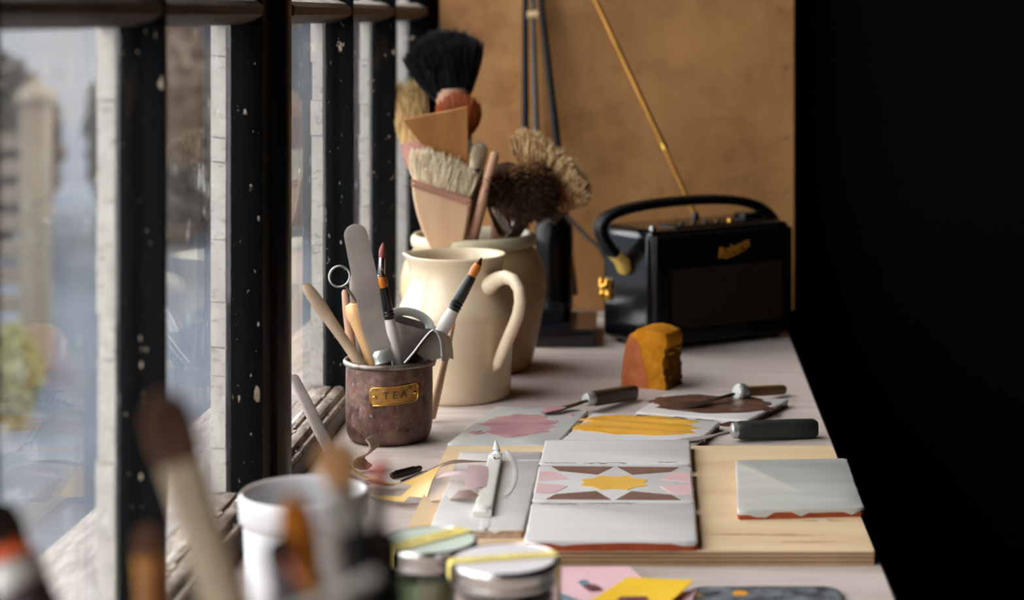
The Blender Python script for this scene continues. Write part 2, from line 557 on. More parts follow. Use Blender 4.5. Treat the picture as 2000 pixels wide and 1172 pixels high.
M['hair_white'] = pm('off_white_goat_hair', (240, 228, 202), (206, 184, 146), 320, rough=0.6, stretch=(1, 1, 0.10), lo=0.42, hi=0.58)
M['hair_rust'] = pm('rust_hair', (190, 102, 46), (140, 66, 26), 320, rough=0.6, stretch=(1, 1, 0.10), lo=0.42, hi=0.58)
M['hair_brown'] = pm('dark_badger_hair', (30, 19, 13), (74, 48, 30), 320, rough=0.75, spec=0.15, stretch=(1, 1, 0.10), lo=0.42, hi=0.58)
M['hair_brown_tip'] = pm('light_badger_tips', (150, 112, 72), (96, 64, 38), 320, rough=0.75, spec=0.15, stretch=(1, 1, 0.10), lo=0.42, hi=0.58)
M['hair_beige'] = pm('beige_badger_hair', (212, 178, 128), (150, 100, 54), 320, rough=0.75, spec=0.15, stretch=(1, 1, 0.10), lo=0.42, hi=0.58)
M['hair_beige_tip'] = pm('pale_badger_tips', (226, 200, 158), (196, 162, 112), 320, rough=0.75, spec=0.15, stretch=(1, 1, 0.10), lo=0.42, hi=0.58)
M['radio_skin'] = pm('black_leatherette', (7, 8, 11), (11, 12, 16), 60, rough=0.16, bump=0.05, bscale=300, spec=0.4, coat=0.15)
M['radio_front'] = pm('black_radio_front', (6, 6, 8), (9, 9, 11), 60, rough=0.35, bump=0.1, bscale=300, spec=0.3)
M['grille'] = pm('dark_brown_speaker_cloth', (30, 21, 14), (42, 30, 20), 400, rough=0.9, bump=0.5, bscale=900, spec=0.2)
M['strap'] = pm('black_leather_strap', (7, 8, 10), (14, 15, 19), 200, rough=0.5, bump=0.4, bscale=500, spec=0.2)
M['strap_side'] = pm('grey_strap_stitching', (70, 72, 82), (96, 98, 108), 300, rough=0.7, bump=0.5, bscale=500)
M['chrome'] = pm('chrome_trim', (190, 192, 196), (170, 172, 176), 20, rough=0.12, metal=1.0)
M['antenna'] = pm('brass_aerial', (176, 124, 56), (150, 104, 46), 20, rough=0.3, metal=0.85)
M['sponge'] = pm('ochre_foam_sponge', (196, 122, 22), (222, 152, 44), 60, rough=0.95, bump=0.8, bscale=240, spec=0.1, bdist=0.002)
M['sponge_pink'] = pm('terracotta_stained_sponge', (182, 100, 62), (204, 124, 78), 50, rough=0.95, bump=0.6, bscale=260, spec=0.1)
M['sponge_torn_shaded'] = pm('torn_sponge_painted_shade', (96, 60, 20), (136, 88, 30), 70, rough=0.98, bump=1.0, bscale=160, spec=0.05, bdist=0.004)  # rough torn foam, darkened to paint shade on the side away from the window
M['plastic_white'] = pm('white_plastic', (194, 192, 193), (202, 200, 201), 10, rough=0.42, sss=0.4)
M['lid_metal'] = pm('aluminium_lid', (196, 192, 188), (176, 172, 168), 20, rough=0.22, metal=1.0)
M['lid_mint'] = pm('mint_lid_label', (206, 218, 200), (216, 226, 212), 12, rough=0.5)
M['lid_lilac'] = pm('pale_lilac_lid_label', (220, 212, 216), (228, 222, 224), 12, rough=0.5)
M['tape'] = pm('yellow_masking_tape', (232, 208, 108), (240, 220, 132), 30, rough=0.6, bump=0.15)
M['ink'] = pm('faded_pencil_writing', (120, 108, 70), (104, 92, 58), 60, rough=0.8)
M['ink_olive'] = pm('faded_olive_writing', (158, 140, 72), (140, 122, 60), 60, rough=0.8)
M['jar_glass'] = glass_mat('jar_glass', (0.93, 0.95, 0.93, 1), base_r=0.05)
M['green_glaze'] = pm('green_glaze_in_jar', (62, 104, 62), (120, 116, 82), 16, rough=0.4, stretch=(1.6, 1.6, 0.25), lo=0.45, hi=0.55)
M['mauve_glaze'] = pm('mauve_glaze_in_jar', (132, 84, 96), (192, 164, 168), 26, rough=0.4, stretch=(1, 1, 1.4), lo=0.4, hi=0.6)
M['card_pink'] = pm('pink_paper', (226, 180, 186), (232, 190, 196), 16, rough=0.75)
M['card_yellow'] = pm('yellow_paper', (246, 194, 26), (250, 202, 40), 16, rough=0.7)
M['card_plum'] = pm('plum_print', (96, 44, 62), (116, 58, 74), 30, rough=0.7)
M['card_blue'] = pm('slate_blue_print', (96, 122, 136), (120, 146, 158), 30, rough=0.7)
M['mat_dark'] = pm('speckled_slate_mat', (50, 54, 60), (122, 126, 130), 70, rough=0.6, bump=0.2, lo=0.4, hi=0.62,
                   chips=[((150, 152, 152), 0.70, 70, (1, 1, 1))])
M['dot_orange'] = pm('orange_dot', (222, 148, 44), (232, 160, 56), 40, rough=0.6)
M['film'] = glass_mat('clear_stencil_film', (0.985, 0.975, 0.965, 1), base_r=0.012, rough=0.4, fres=0.3, film=0.06, dirt=0.12, dirt_col=(210, 190, 178))
M['film_yellow'] = pm('film_yellow_print', (224, 176, 74), (232, 188, 92), 30, rough=0.4)
M['film_pink'] = pm('film_pink_print', (206, 174, 176), (214, 184, 186), 30, rough=0.4)
M['film_brown'] = pm('film_brown_print', (112, 82, 70), (134, 104, 90), 30, rough=0.4)
M['clay_curl'] = pm('dry_clay_curl', (186, 164, 146), (128, 102, 86), 60, rough=0.9, bump=0.7, bscale=160)
M['grey_tool'] = pm('grey_boxwood_rib', (150, 138, 131), (118, 106, 100), 60, rough=0.55, stretch=(1, 1, 0.2))
M['black_plastic'] = pm('black_pen_plastic', (20, 17, 17), (34, 28, 28), 40, rough=0.35)
M['stick_white'] = pm('paint_covered_stick', (216, 210, 198), (226, 222, 214), 40, rough=0.4, bump=0.3)
M['white_glob'] = pm('thick_white_paint', (234, 230, 220), (240, 238, 232), 30, rough=0.35, bump=0.5)
M['squiggle'] = pm('thin_white_paint_line', (214, 208, 202), (224, 220, 216), 40, rough=0.3)
M['pole_black'] = pm('black_lacquered_rod', (9, 12, 16), (17, 20, 26), 30, rough=0.35, spec=0.2)
M['pole_grey'] = pm('dark_grey_rod', (58, 56, 56), (76, 72, 70), 30, rough=0.3, spec=0.5)
M['wood_collar'] = pm('pale_wood_collar', (196, 160, 110), (210, 176, 128), 30, rough=0.6)
M['dark_glass'] = pm('black_bottle_glass', (7, 6, 5), (11, 9, 8), 20, rough=0.2, spec=0.18)
M['slate_box'] = pm('navy_black_box', (14, 18, 24), (24, 29, 36), 30, rough=0.22, spec=0.6, coat=0.3,
                    chips=[((90, 92, 96), 0.74, 60, (1, 1, 1))])
M['cable'] = pm('black_cable', (14, 12, 11), (22, 19, 17), 30, rough=0.6)
M['pot_ceramic'] = pm('sandy_pot', (186, 158, 128), (202, 176, 148), 14, rough=0.6, bump=0.2)
M['hair_umber'] = pm('umber_bristle', (120, 88, 74), (150, 114, 96), 320, rough=0.8, spec=0.1, stretch=(1, 1, 0.10), lo=0.42, hi=0.58)
M['hair_umber_dark'] = pm('dark_umber_bristle', (48, 34, 28), (70, 52, 42), 320, rough=0.6, stretch=(1, 1, 0.10), lo=0.42, hi=0.58)
M['ferrule_beige'] = pm('beige_wrapped_ferrule', (196, 176, 148), (176, 154, 126), 30, rough=0.6)
M['handle_brown'] = pm('dark_brown_handle', (62, 44, 34), (84, 60, 46), 30, rough=0.45)
M['handle_black'] = pm('black_handle', (14, 15, 18), (26, 28, 32), 30, rough=0.35)
M['handle_grey'] = pm('grey_painted_handle', (116, 108, 98), (134, 126, 116), 30, rough=0.4)
M['hair_ochre'] = pm('ochre_bristle', (222, 156, 66), (200, 124, 36), 320, rough=0.55, stretch=(1, 1, 0.10), lo=0.42, hi=0.58)
M['hair_sand'] = pm('sandy_bristle', (226, 184, 134), (202, 156, 104), 320, rough=0.6, stretch=(1, 1, 0.10), lo=0.42, hi=0.58)
M['handle_orange'] = pm('burnt_orange_handle', (190, 78, 14), (206, 92, 22), 30, rough=0.4)
M['handle_mauve'] = pm('dusky_mauve_handle', (66, 52, 56), (92, 74, 78), 20, rough=0.5)
M['red_tip'] = pm('red_bristle_tip', (170, 44, 22), (190, 60, 32), 60, rough=0.5)
M['handle_pink'] = pm('salmon_stick', (226, 128, 100), (232, 140, 112), 30, rough=0.4)
# outside
M['yard'] = pm('dark_wet_yard', (40, 47, 56), (60, 67, 76), 0.8, rough=0.9, spec=0.2)
M['field'] = pm('pale_winter_field', (76, 78, 82), (64, 66, 68), 0.15, rough=0.95, spec=0.1)
M['fence_wood'] = pm('weathered_fence_boards', (96, 88, 78), (78, 72, 64), 6, rough=0.9, spec=0.1, stretch=(1, 1, 4))
M['fence_post'] = pm('weathered_post', (98, 92, 82), (84, 78, 70), 6, rough=0.9, spec=0.1, stretch=(1, 1, 0.3))
M['hedge'] = pm('brown_winter_hedge', (54, 50, 47), (84, 78, 72), 3, rough=0.95, spec=0.1)
M['shrub'] = pm('yellow_green_shrub', (112, 112, 66), (90, 94, 54), 8, rough=0.9, spec=0.1)
M['shed'] = pm('dark_slate_boarding', (34, 40, 47), (45, 52, 60), 2, rough=0.9, spec=0.1, stretch=(3, 3, 0.3))
M['bark'] = pm('grey_bark', (78, 70, 64), (58, 52, 48), 6, rough=0.95, spec=0.1)

# ------------------------------------------------------------------ the room
XG = -0.345         # glass plane
XW = -0.372         # outer face of the window wall
ZHEAD = 1.22
Y0, Y1 = -2.4, 2.62
XR = 3.2


def struct(name, mb, mat, label, bevel=0):
    return single(name, mb, mat, (0, 0, 0), label=label, kind='structure', bevel=bevel)


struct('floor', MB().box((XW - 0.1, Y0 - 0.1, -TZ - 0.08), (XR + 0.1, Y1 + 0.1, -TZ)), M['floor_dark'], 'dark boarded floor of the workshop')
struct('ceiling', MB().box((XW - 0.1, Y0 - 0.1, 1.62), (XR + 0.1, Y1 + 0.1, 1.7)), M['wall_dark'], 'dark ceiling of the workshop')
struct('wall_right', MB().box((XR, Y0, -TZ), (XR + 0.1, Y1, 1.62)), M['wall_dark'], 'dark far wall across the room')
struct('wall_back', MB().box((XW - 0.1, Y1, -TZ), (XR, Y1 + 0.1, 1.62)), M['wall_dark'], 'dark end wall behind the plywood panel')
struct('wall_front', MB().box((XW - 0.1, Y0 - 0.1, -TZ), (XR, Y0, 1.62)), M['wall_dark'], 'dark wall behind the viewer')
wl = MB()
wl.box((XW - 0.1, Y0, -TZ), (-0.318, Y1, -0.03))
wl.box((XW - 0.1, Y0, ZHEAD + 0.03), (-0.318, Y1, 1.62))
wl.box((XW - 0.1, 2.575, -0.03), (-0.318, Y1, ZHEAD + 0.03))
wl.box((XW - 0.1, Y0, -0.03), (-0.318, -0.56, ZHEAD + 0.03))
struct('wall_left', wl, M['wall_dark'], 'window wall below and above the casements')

# outer sill of weathered board
struct('trim_1', MB().extrude([(-0.3605, 0.0235), (-0.452, 0.0155), (-0.452, -0.03), (-0.3605, -0.03)], -0.56, 2.575, 'y'), M['sill_out'],
       'weathered pale outer sill beneath the panes', bevel=0.003)


def post(name, ya, yb, label):
    pr = [(-0.36, ya), (-0.316, ya), (-0.311, ya + 0.006), (-0.310, (ya + yb) / 2), (-0.311, yb - 0.006), (-0.316, yb), (-0.36, yb)]
    struct(name, MB().extrude(pr, -0.03, ZHEAD + 0.03, 'z'), M['post_paint'], label)


post('trim_2', 1.52, 1.56, 'worn brown black window post between the casements')
post('trim_3', 0.49, 0.545, 'dark window post near the viewer')
post('trim_4', 2.56, 2.575, 'dark end post beside the plywood panel')

ROWS = [(0.027, 0.400), (0.424, 0.795), (0.819, 1.19)]


def window(n, panes, ya, yb, label):
    """casement: stiles, rail, glazing bars, panes, outer putty"""
    root = empty('window_%d' % n, (XG, (ya + yb) / 2, 0.0), kind='structure', label=label)
    # stiles
    for (a, b, near) in ((ya, panes[0][0], 0), (panes[-1][1], yb, 1)):
        e0, e1 = (0.004, 0.0) if near else (0.0, 0.004)
        pr = [(XG, a), (-0.335, a + e0 * 0.5), (-0.329, a + e0), (-0.322, a + 2 * e0), (-0.320, a + 2.5 * e0), (-0.320, b - 2.5 * e1), (-0.322, b - 2 * e1),
              (-0.329, b - e1), (-0.335, b - e1 * 0.5), (XG, b)]
        part('stile', MB().extrude(pr, -0.02, ZHEAD, 'z'), M['black_paint'], root)
        part('outer_stile', MB().box((-0.3605, a + 0.0045, 0.0), (XG - 0.002, b - 0.0005, ZHEAD)), M['putty'], root)
    # upright glazing bars
    ups = [(p[1], q[0]) for p, q in zip(panes, panes[1:])]
    for (a, b) in ups:
        m = (a + b) / 2
        h = (b - a) / 2
        pr = [(XG, a), (-0.337, a), (-0.334, a + 0.002), (-0.327, a + 0.003), (-0.322, a + h * 0.45), (-0.318, a + h * 0.55), (-0.3172, m),
              (-0.318, b - h * 0.55), (-0.322, b - h * 0.45), (-0.327, b - 0.003), (-0.334, b - 0.002), (-0.337, b), (XG, b)]
        part('glazing_bar', MB().extrude(pr, 0.02, ZHEAD, 'z'), M['black_paint'], root)
        part('outer_bar', MB().box((-0.3590, a + 0.0045, 0.02), (XG - 0.002, b - 0.002, ZHEAD)), M['putty'], root)
    # bottom rail with worn moulding, head
    rp = [(XG - 0.001, 0.0268), (-0.339, 0.0262), (-0.3375, 0.0225), (-0.3355, 0.0258), (-0.331, 0.0268), (-0.3265, 0.0248), (-0.3238, 0.0180),
          (-0.3225, 0.0208), (-0.3195, 0.0206), (-0.3185, 0.0180), (-0.3185, -0.03), (-0.3605, -0.03), (-0.3605, 0.0235), (XG - 0.003, 0.0262)]
    part('bottom_rail', MB().extrude(rp, ya, yb, 'y'), M['rail_paint'], root)
    part('rail_side', MB().box((-0.3187, ya, -0.03), (-0.3178, yb, 0.0165)), M['rail_dark'], root)
    part('head_rail', MB().box((-0.3605, ya, ZHEAD - 0.03), (-0.320, yb, ZHEAD + 0.03)), M['black_paint'], root)
    # cross bars
    for (za, zb) in ((0.400, 0.424), (0.795, 0.819)):
        for (a, b) in panes:
            pr = [(XG, za), (-0.336, za + 0.0005), (-0.325, za + 0.004), (-0.3185, za + 0.0085), (-0.318, za + 0.0155), (-0.3235, za + 0.020), (-0.333, za + 0.0235), (XG, zb)]
            part('cross_bar', MB().extrude(pr, a - 0.004, b + 0.004, 'y'), M['transom_paint'], root)
            part('dusty_lightened_ledge', MB().extrude([(-0.3232, za + 0.0200), (-0.3332, za + 0.0239), (XG, zb + 0.0006), (XG, zb - 0.001), (-0.333, za + 0.0232), (-0.3238, za + 0.0194)], a - 0.002, b + 0.002, 'y'), M['dusty_light'], root)  # pale strip paints the lit upper bevel, with some dusty flaking
            part('outer_cross_bar', MB().box((-0.3585, a, za + 0.002), (XG - 0.002, b, zb - 0.002)), M['putty'], root)
    # panes
    for (a, b) in panes:
        for (za, zb) in ROWS:
            part('pane', MB().box((XG - 0.0015, a, za), (XG + 0.0015, b, zb)), M['pane'], root)
    # cracked putty in short lengths along the near side of each upright, seen through the glass
    r = random.Random(n)
    if n != 3:
        for (a, b) in panes:
            for (za, zb) in ROWS[:2]:
                z = za
                while z < zb - 0.004:
                    L = min(r.uniform(0.018, 0.085), zb - z)
                    t = r.uniform(-0.0008, 0.0010)
                    w = r.uniform(-0.0012, 0.0006)
                    tl = r.uniform(-0.003, 0.003) if z > za else 0.0
                    vs = [(-0.3595 + w, b + 0.0042, z), (-0.3472, b + 0.0042, z), (-0.3472, b - 0.001 + t, z + tl * 0.3), (-0.3590 + w, b + 0.0015 + t, z),
                          (-0.3595 + w, b + 0.0042, z + L - 0.0003), (-0.3472, b + 0.0042, z + L - 0.0003), (-0.3472, b - 0.001 + t, z + L - 0.0003 + tl), (-0.3590 + w, b + 0.0012 + t, z + L - 0.0008)]
                    p = part('putty_piece', MB().add(vs, [(0, 3, 2, 1), (4, 5, 6, 7), (0, 1, 5, 4), (1, 2, 6, 5), (2, 3, 7, 6), (3, 0, 4, 7)]), M['putty'], root)
                    z += L
        # bare cream chips on the mouldings of stile and bars
        for (a, b) in panes:
            last = b == panes[-1][1]
            for k in range(8 if n == 1 else 4):
                z = 0.03 + 0.36 * r.random() ** 2.2
                s = r.uniform(0.0006, 0.0021)
                big = False
                if last and k == 0 and n == 1:
                    z, s, big = 0.104, 0.0062, True
                if last:
                    p0, p1 = Vector((-0.329, b + 0.004)), Vector((-0.322, b + 0.008))
                else:
                    p0, p1 = Vector((-0.334, b + 0.002)), Vector((-0.327, b + 0.003))
                dv2 = (p1 - p0).normalized()
                nv2 = Vector((dv2.y, -dv2.x))
                t0 = 0.72 if big else r.uniform(0.1, 0.9)
                c2 = p0.lerp(p1, t0)
                vs = []
                for off in (-0.0004, 0.00035):
                    for q in range(7):
                        an = 2 * PI * q / 7
                        rr = s * (0.75 + 0.5 * r.random())
                        w_ = c2 + dv2 * (0.45 * rr * math.cos(an)) + nv2 * off
                        vs.append((w_.x, w_.y, z + 1.15 * rr * math.sin(an)))
                part('paint_chip', MB().add(vs, [tuple(range(7))[::-1], tuple(range(7, 14))] + [(i, (i + 1) % 7, 7 + (i + 1) % 7, 7 + i) for i in range(7)]), M['flake'], root)
        # curled flakes along the rail
        for k in range(46):
            y = r.uniform(max(ya, 1.05), yb - 0.01)
            x = r.choice((-0.3435, -0.3425, -0.337, -0.3235)) + r.uniform(-0.0012, 0.0012)
            s = r.uniform(0.002, 0.006)
            zz = 0.0262 if x < -0.33 else 0.0203
            pts = []
            for q in range(5):
                an = 2 * PI * q / 5 + r.uniform(-0.4, 0.4)
                pts.append((x + 0.45 * s * math.cos(an), y + s * math.sin(an)))
            mb = MB().prism(pts, zz - 0.0006, zz + r.uniform(0.0006, 0.0018))
            part('paint_flake', mb, M['flake'], root)
    return root


window(2, [(1.607, 1.896), (1.914, 2.200), (2.222, 2.519)], 1.56, 2.56, 'black multi-pane casement beside the crock and jug')
window(1, [(0.592, 0.874), (0.892, 1.174), (1.192, 1.473)], 0.545, 1.52, 'black multi-pane casement beside the white tub')
window(3, [(-0.513, -0.203), (-0.185, 0.125), (0.143, 0.443)], -0.56, 0.49, 'black multi-pane casement beside the viewer')

# ------------------------------------------------------------------ the bench
bench = empty('workbench', (-0.08, 1.4, -TZ), 'long weathered pinkish wooden workbench under the window', 'workbench')
part('bench_top', MB().box((-0.3175, 0.25, -0.032), (0.165, 2.548, 0.0)), M['bench'], bench, bevel=0.0022)
for (x, y) in ((-0.28, 0.32), (0.12, 0.32), (-0.28, 2.46), (0.12, 2.46)):
    part('leg', MB().box((x - 0.03, y - 0.03, -TZ), (x + 0.03, y + 0.03, -0.0315)), M['wood_mid'], bench)
part('apron', MB().box((0.11, 0.36, -0.12), (0.13, 2.42, -0.0315)), M['wood_mid'], bench)

# plywood panel at the end of the bench
panel = empty('backboard', (-0.06, 2.556, 0.0), 'tan stained plywood panel standing at the end of the bench', 'panel')
part('face_sheet', MB().box((-0.306, 2.550, 0.0), (0.185, 2.560, 0.95)), M['panel'], panel, bevel=0.0008)
part('core_edge', MB().box((-0.306, 2.5602, 0.0), (0.1845, 2.566, 0.95)), M['ply_edge_b'], panel)


# ------------------------------------------------------------------ tiles and board
def rz(c, ang):
    return Matrix.Translation(Vector(c)) @ Matrix.Rotation(ang, 4, 'Z')


def rect_outline(w, d, rc, jit, r, nper=14):
    pts = []
    def seg(a, b):
        for k in range(nper):
            t = k / nper
            pts.append((a[0] + (b[0] - a[0]) * t, a[1] + (b[1] - a[1]) * t))
    hw, hd = w / 2, d / 2
    cs = [(-hw + rc, -hd), (hw - rc, -hd), (hw, -hd + rc), (hw, hd - rc), (hw - rc, hd), (-hw + rc, hd), (-hw, hd - rc), (-hw, -hd + rc)]
    for i in range(8):
        a, b = cs[i], cs[(i + 1) % 8]
        if i % 2 == 0:
            seg(a, b)
        else:
            pts.append(a)
    return [(x + r.uniform(-jit, jit), y + r.uniform(-jit, jit)) for x, y in pts]


def quad_outline(q, r, jit=0.0004, nper=14, rc=0.0025):
    """outline running round four corner points (front-left, front-right, back-right, back-left), softened corners"""
    pts = []
    for i in range(4):
        a, b = Vector(q[i][:2]), Vector(q[(i + 1) % 4][:2])
        L = (b - a).length
        t0, t1 = rc / L, 1 - rc / L
        for k in range(nper + 1):
            t = t0 + (t1 - t0) * k / nper
            p = a.lerp(b, t)
            pts.append((p.x + r.uniform(-jit, jit), p.y + r.uniform(-jit, jit)))
    return pts


def inset(poly, s):
    cx = sum(p[0] for p in poly) / len(poly)
    cy = sum(p[1] for p in poly) / len(poly)
    out = []
    for p in poly:
        d = Vector((p[0] - cx, p[1] - cy))
        out.append((cx + d.x * (1 - s / d.length), cy + d.y * (1 - s / d.length)))
    return out


def tile(name, quad, z0, th, body, glaze, label, cat='tile', seed=1, drip=0.003, group=None, bow=0.0):
    """clay body with a glaze skin whose ragged skirt runs part-way down the sides"""
    r = random.Random(seed)
    out = quad_outline(quad, r)
    n = len(out)
    c = (sum(p[0] for p in out) / n, sum(p[1] for p in out) / n, z0)
    root = empty(name, c, label, cat, group)
    ins = inset(out, 0.0007)
    part('clay_body', MB().prism(ins, z0, z0 + th - 0.0006), body, root)
    # glaze: dome-edged top plus skirt
    zt = z0 + th
    ring_in = inset(out, 0.0022)
    vs, fs = [], []
    sk = []
    for i, p in enumerate(out):
        dd = drip * (0.45 + 0.55 * math.sin(i * 0.37 + seed) ** 2) + r.uniform(-0.4, 0.6) * drip * 0.5
        if r.random() < 0.2:
            dd += drip * r.uniform(0.6, 1.9)
        sk.append(max(0.0008, min(th - 0.0004, dd)))
    for p in ring_in:
        vs.append((p[0], p[1], zt))
    for p in inset(out, 0.0005):
        vs.append((p[0], p[1], zt - 0.0005))
    for p in out:
        vs.append((p[0], p[1], zt - 0.0011))
    for p, s in zip(out, sk):
        vs.append((p[0], p[1], zt - 0.0011 - s))
    for p, s in zip(inset(out, 0.0012), sk):
        vs.append((p[0], p[1], zt - 0.0011 - s))
    fs.append(tuple(range(n)))
    for k in range(4):
        for i in range(n):
            j = (i + 1) % n
            fs.append((k * n + j, k * n + i, (k + 1) * n + i, (k + 1) * n + j))
    part('glaze', MB().add(vs, fs), glaze, root, sharp=60)
    return root


def smear(name, c, a, b, rot, z, thick, mat, parent, seed, rag=0.25, rows=30, cols=22):
    """thick paint dragged sideways by a knife: ragged stroke ends, ridged top"""
    r = random.Random(seed)
    ph = [r.uniform(0, 6.28) for _ in range(6)]
    vs, fs = [], []
    le, re_ = [], []
    for j in range(rows + 1):
        t = -1 + 2 * j / rows
        base = max(0.06, (1 - abs(t) ** 2.6)) ** 0.5
        le.append(base * (1 - rag * (0.5 + 0.4 * math.sin(5 * t + ph[0]) + 0.3 * math.sin(11 * t + ph[1])) - r.uniform(0, 0.9) * rag))
        re_.append(base * (1 - rag * (0.5 + 0.4 * math.sin(4 * t + ph[2]) + 0.3 * math.sin(13 * t + ph[3])) - r.uniform(0, 0.9) * rag))
    for j in range(rows + 1):
        t = -1 + 2 * j / rows
        for k in range(cols + 1):
            q = -1 + 2 * k / cols
            x = a * q * (le[j] if q < 0 else re_[j])
            y = b * t + 0.05 * b * math.sin(3 * q + ph[4])
            e = 1 - max(abs(q) ** 6, abs(t) ** 8)
            ridge = 0.5 + 0.5 * math.sin(t * 10 + 1.6 * math.sin(q * 2.6 + ph[4]) + ph[5])
            h = thick * e * (0.40 + 0.60 * ridge) + r.uniform(0, 0.12) * thick * e
            if j in (0, rows) or k in (0, cols):
                h = -0.0002
            vs.append((x, y, z + h))
    C = cols + 1
    for j in range(rows):
        for k in range(cols):
            fs.append((j * C + k, j * C + k + 1, (j + 1) * C + k + 1, (j + 1) * C + k))
    mb = MB().add(vs, fs)
    mb.xf(rz((c[0], c[1], 0), rot))
    return part(name, mb, mat, parent, sharp=80)


# plywood board that carries the tiles
BT = 0.0115
bb = empty('plywood_board', (-0.02, 1.53, 0.0), 'pale plywood board lying under the star tile', 'board')
bx0, bx1, by0, by1 = -0.196, 0.1583, 1.366, 1.698
NP = 7
for k in range(NP):
    z0, z1 = 0.0004 + k * (BT - 0.0004) / NP, 0.0004 + (k + 1) * (BT - 0.0004) / NP
    e = 0.0002 if k % 2 else 0.0
    part('ply_layer' if k < NP - 1 else 'top_veneer', MB().box((bx0 + e, by0 + e, z0), (bx1 - e, by1 - e, z1)), M['board'] if k == NP - 1 else (M['ply_edge_a'] if k % 2 == 0 else M['ply_edge_b']), bb)

TT = 0.0078
ZT = BT + TT


def TQ(pts, z):
    return [T(x, y, z) for x, y in pts]


# three tiles in a row: white, star, white
q3 = TQ([(1023, 1056), (1363, 1056), (1357, 983), (1038, 981)], ZT)
t_front = tile('tile', q3, BT, TT, M['terracotta'], M['glaze_white'], 'white glazed tile with red clay edge at the front of the board', seed=3, drip=0.0014, group='white tiles beside the star tile')
q2 = TQ([(1039, 978), (1357, 980), (1351, 911), (1052, 909)], ZT)
star = tile('tile', q2, BT, TT, M['terra_dark'], M['glaze_white'], 'white tile painted with a yellow star, pink petals and brown triangles', seed=5, drip=0.004)
q1 = TQ([(1052, 906), (1350, 906), (1348, 858), (1066, 858)], ZT + 0.0006)
t_back = tile('tile', q1, BT, TT + 0.0006, M['terra_dark'], M['glaze_white'], 'plain white glazed tile touching the back of the star tile', seed=8, drip=0.0045, group='white tiles beside the star tile')

# brown slip scraped along the meeting edges
for (root_, zz, marks) in ((t_back, ZT + 0.0005, ((1060, 1126, 904.5), (1140, 1226, 904.5), (1284, 1322, 903.5))), (t_front, ZT - 0.0001, ((1054, 1130, 984.5), (1140, 1240, 983.5)))):
    for (xa, xb, yy) in marks:
        rr_ = random.Random(int(xa))
        ln = [T(xa + (xb - xa) * k / 12, yy + rr_.uniform(-0.9, 0.9), zz) for k in range(13)]
        part('slip_mark', MB().sweep(ln, [0.0002] + [rr_.uniform(0.0005, 0.0016) for _ in range(11)] + [0.0002], 0.0003, n=6), M['pat_brown'], root_)
# painted pattern on the star tile: u across, v from front to back
fl, fr, br, bl = [Vector(p) for p in q2]


def uv(u, v, z):
    p = (fl * (1 - u) + fr * u) * (1 - v) + (bl * (1 - u) + br * u) * v
    return (p.x, p.y, z)


def painted(name, poly, mat, parent, h=0.00035):
    n = len(poly)
    vs = [uv(u, v, ZT - 0.0001) for u, v in poly] + [uv(u, v, ZT + h) for u, v in poly]
    fs = [tuple(range(n))[::-1], tuple(range(n, 2 * n))] + [(i, (i + 1) % n, n + (i + 1) % n, n + i) for i in range(n)]
    return part(name, MB().add(vs, fs), mat, parent)


sp = []
for k in range(16):
    a = PI / 8 + k * PI / 8
    rr = 1.0 if k % 2 == 0 else 0.80
    sp.append((0.5 + 0.232 * rr * math.cos(a), 0.50 + 0.215 * rr * math.sin(a)))
painted('painted_star', sp, M['pat_yellow'], star)
for su in (1, -1):
    for sv in (1, -1):
        def mir(pts):
            q = [(0.5 + su * (u - 0.5), 0.5 + sv * (v - 0.5)) for u, v in pts]
            return q if su * sv > 0 else q[::-1]
        painted('painted_petal', mir([(0.985, 0.525), (0.985, 0.80), (0.93, 0.815), (0.885, 0.80), (0.845, 0.745), (0.79, 0.60)]), M['pat_pink'], star)
        painted('painted_triangle', mir([(0.515, 0.965), (0.61, 0.735), (0.86, 0.83), (0.915, 0.965)]), M['pat_brown'], star)

# long milky tile with paint stick
qL = TQ([(838, 1032), (1024, 1032), (1059, 881), (899, 881)], ZT)
longt = tile('tile', qL, BT, TT, M['clay_pale'], M['glaze_milky'], 'long milky glazed tile with white paint squiggle beside the star tile', seed=11, drip=0.0016)
pts = []
for (x, y) in ((990, 880), (1003, 905), (1006, 930), (998, 955), (985, 968), (968, 962), (975, 972), (995, 970)):
    pts.append(T(x, y, ZT + 0.0003))
sm = []
for i in range(len(pts) - 1):
    for k in range(5):
        t = k / 5
        p0, p1, p2, p3 = pts[max(i - 1, 0)], pts[i], pts[i + 1], pts[min(i + 2, len(pts) - 1)]
        sm.append(0.5 * ((2 * p1) + (p2 - p0) * t + (2 * p0 - 5 * p1 + 4 * p2 - p3) * t * t + (3 * p1 - p0 - 3 * p2 + p3) * t ** 3))
part('paint_squiggle', MB().sweep(sm, 0.0020, 0.0004, n=8), M['squiggle'], longt)
for (x, y, w, d) in ((948, 1022, 0.006, 0.017), (1035, 899, 0.014, 0.002)):
    p = T(x, y, ZT)
    smear('paint_mark', (p.x, p.y), w, d, 0.0, ZT, 0.0004, M['squiggle'], longt, 31 + x, rag=0.3, rows=12, cols=12)

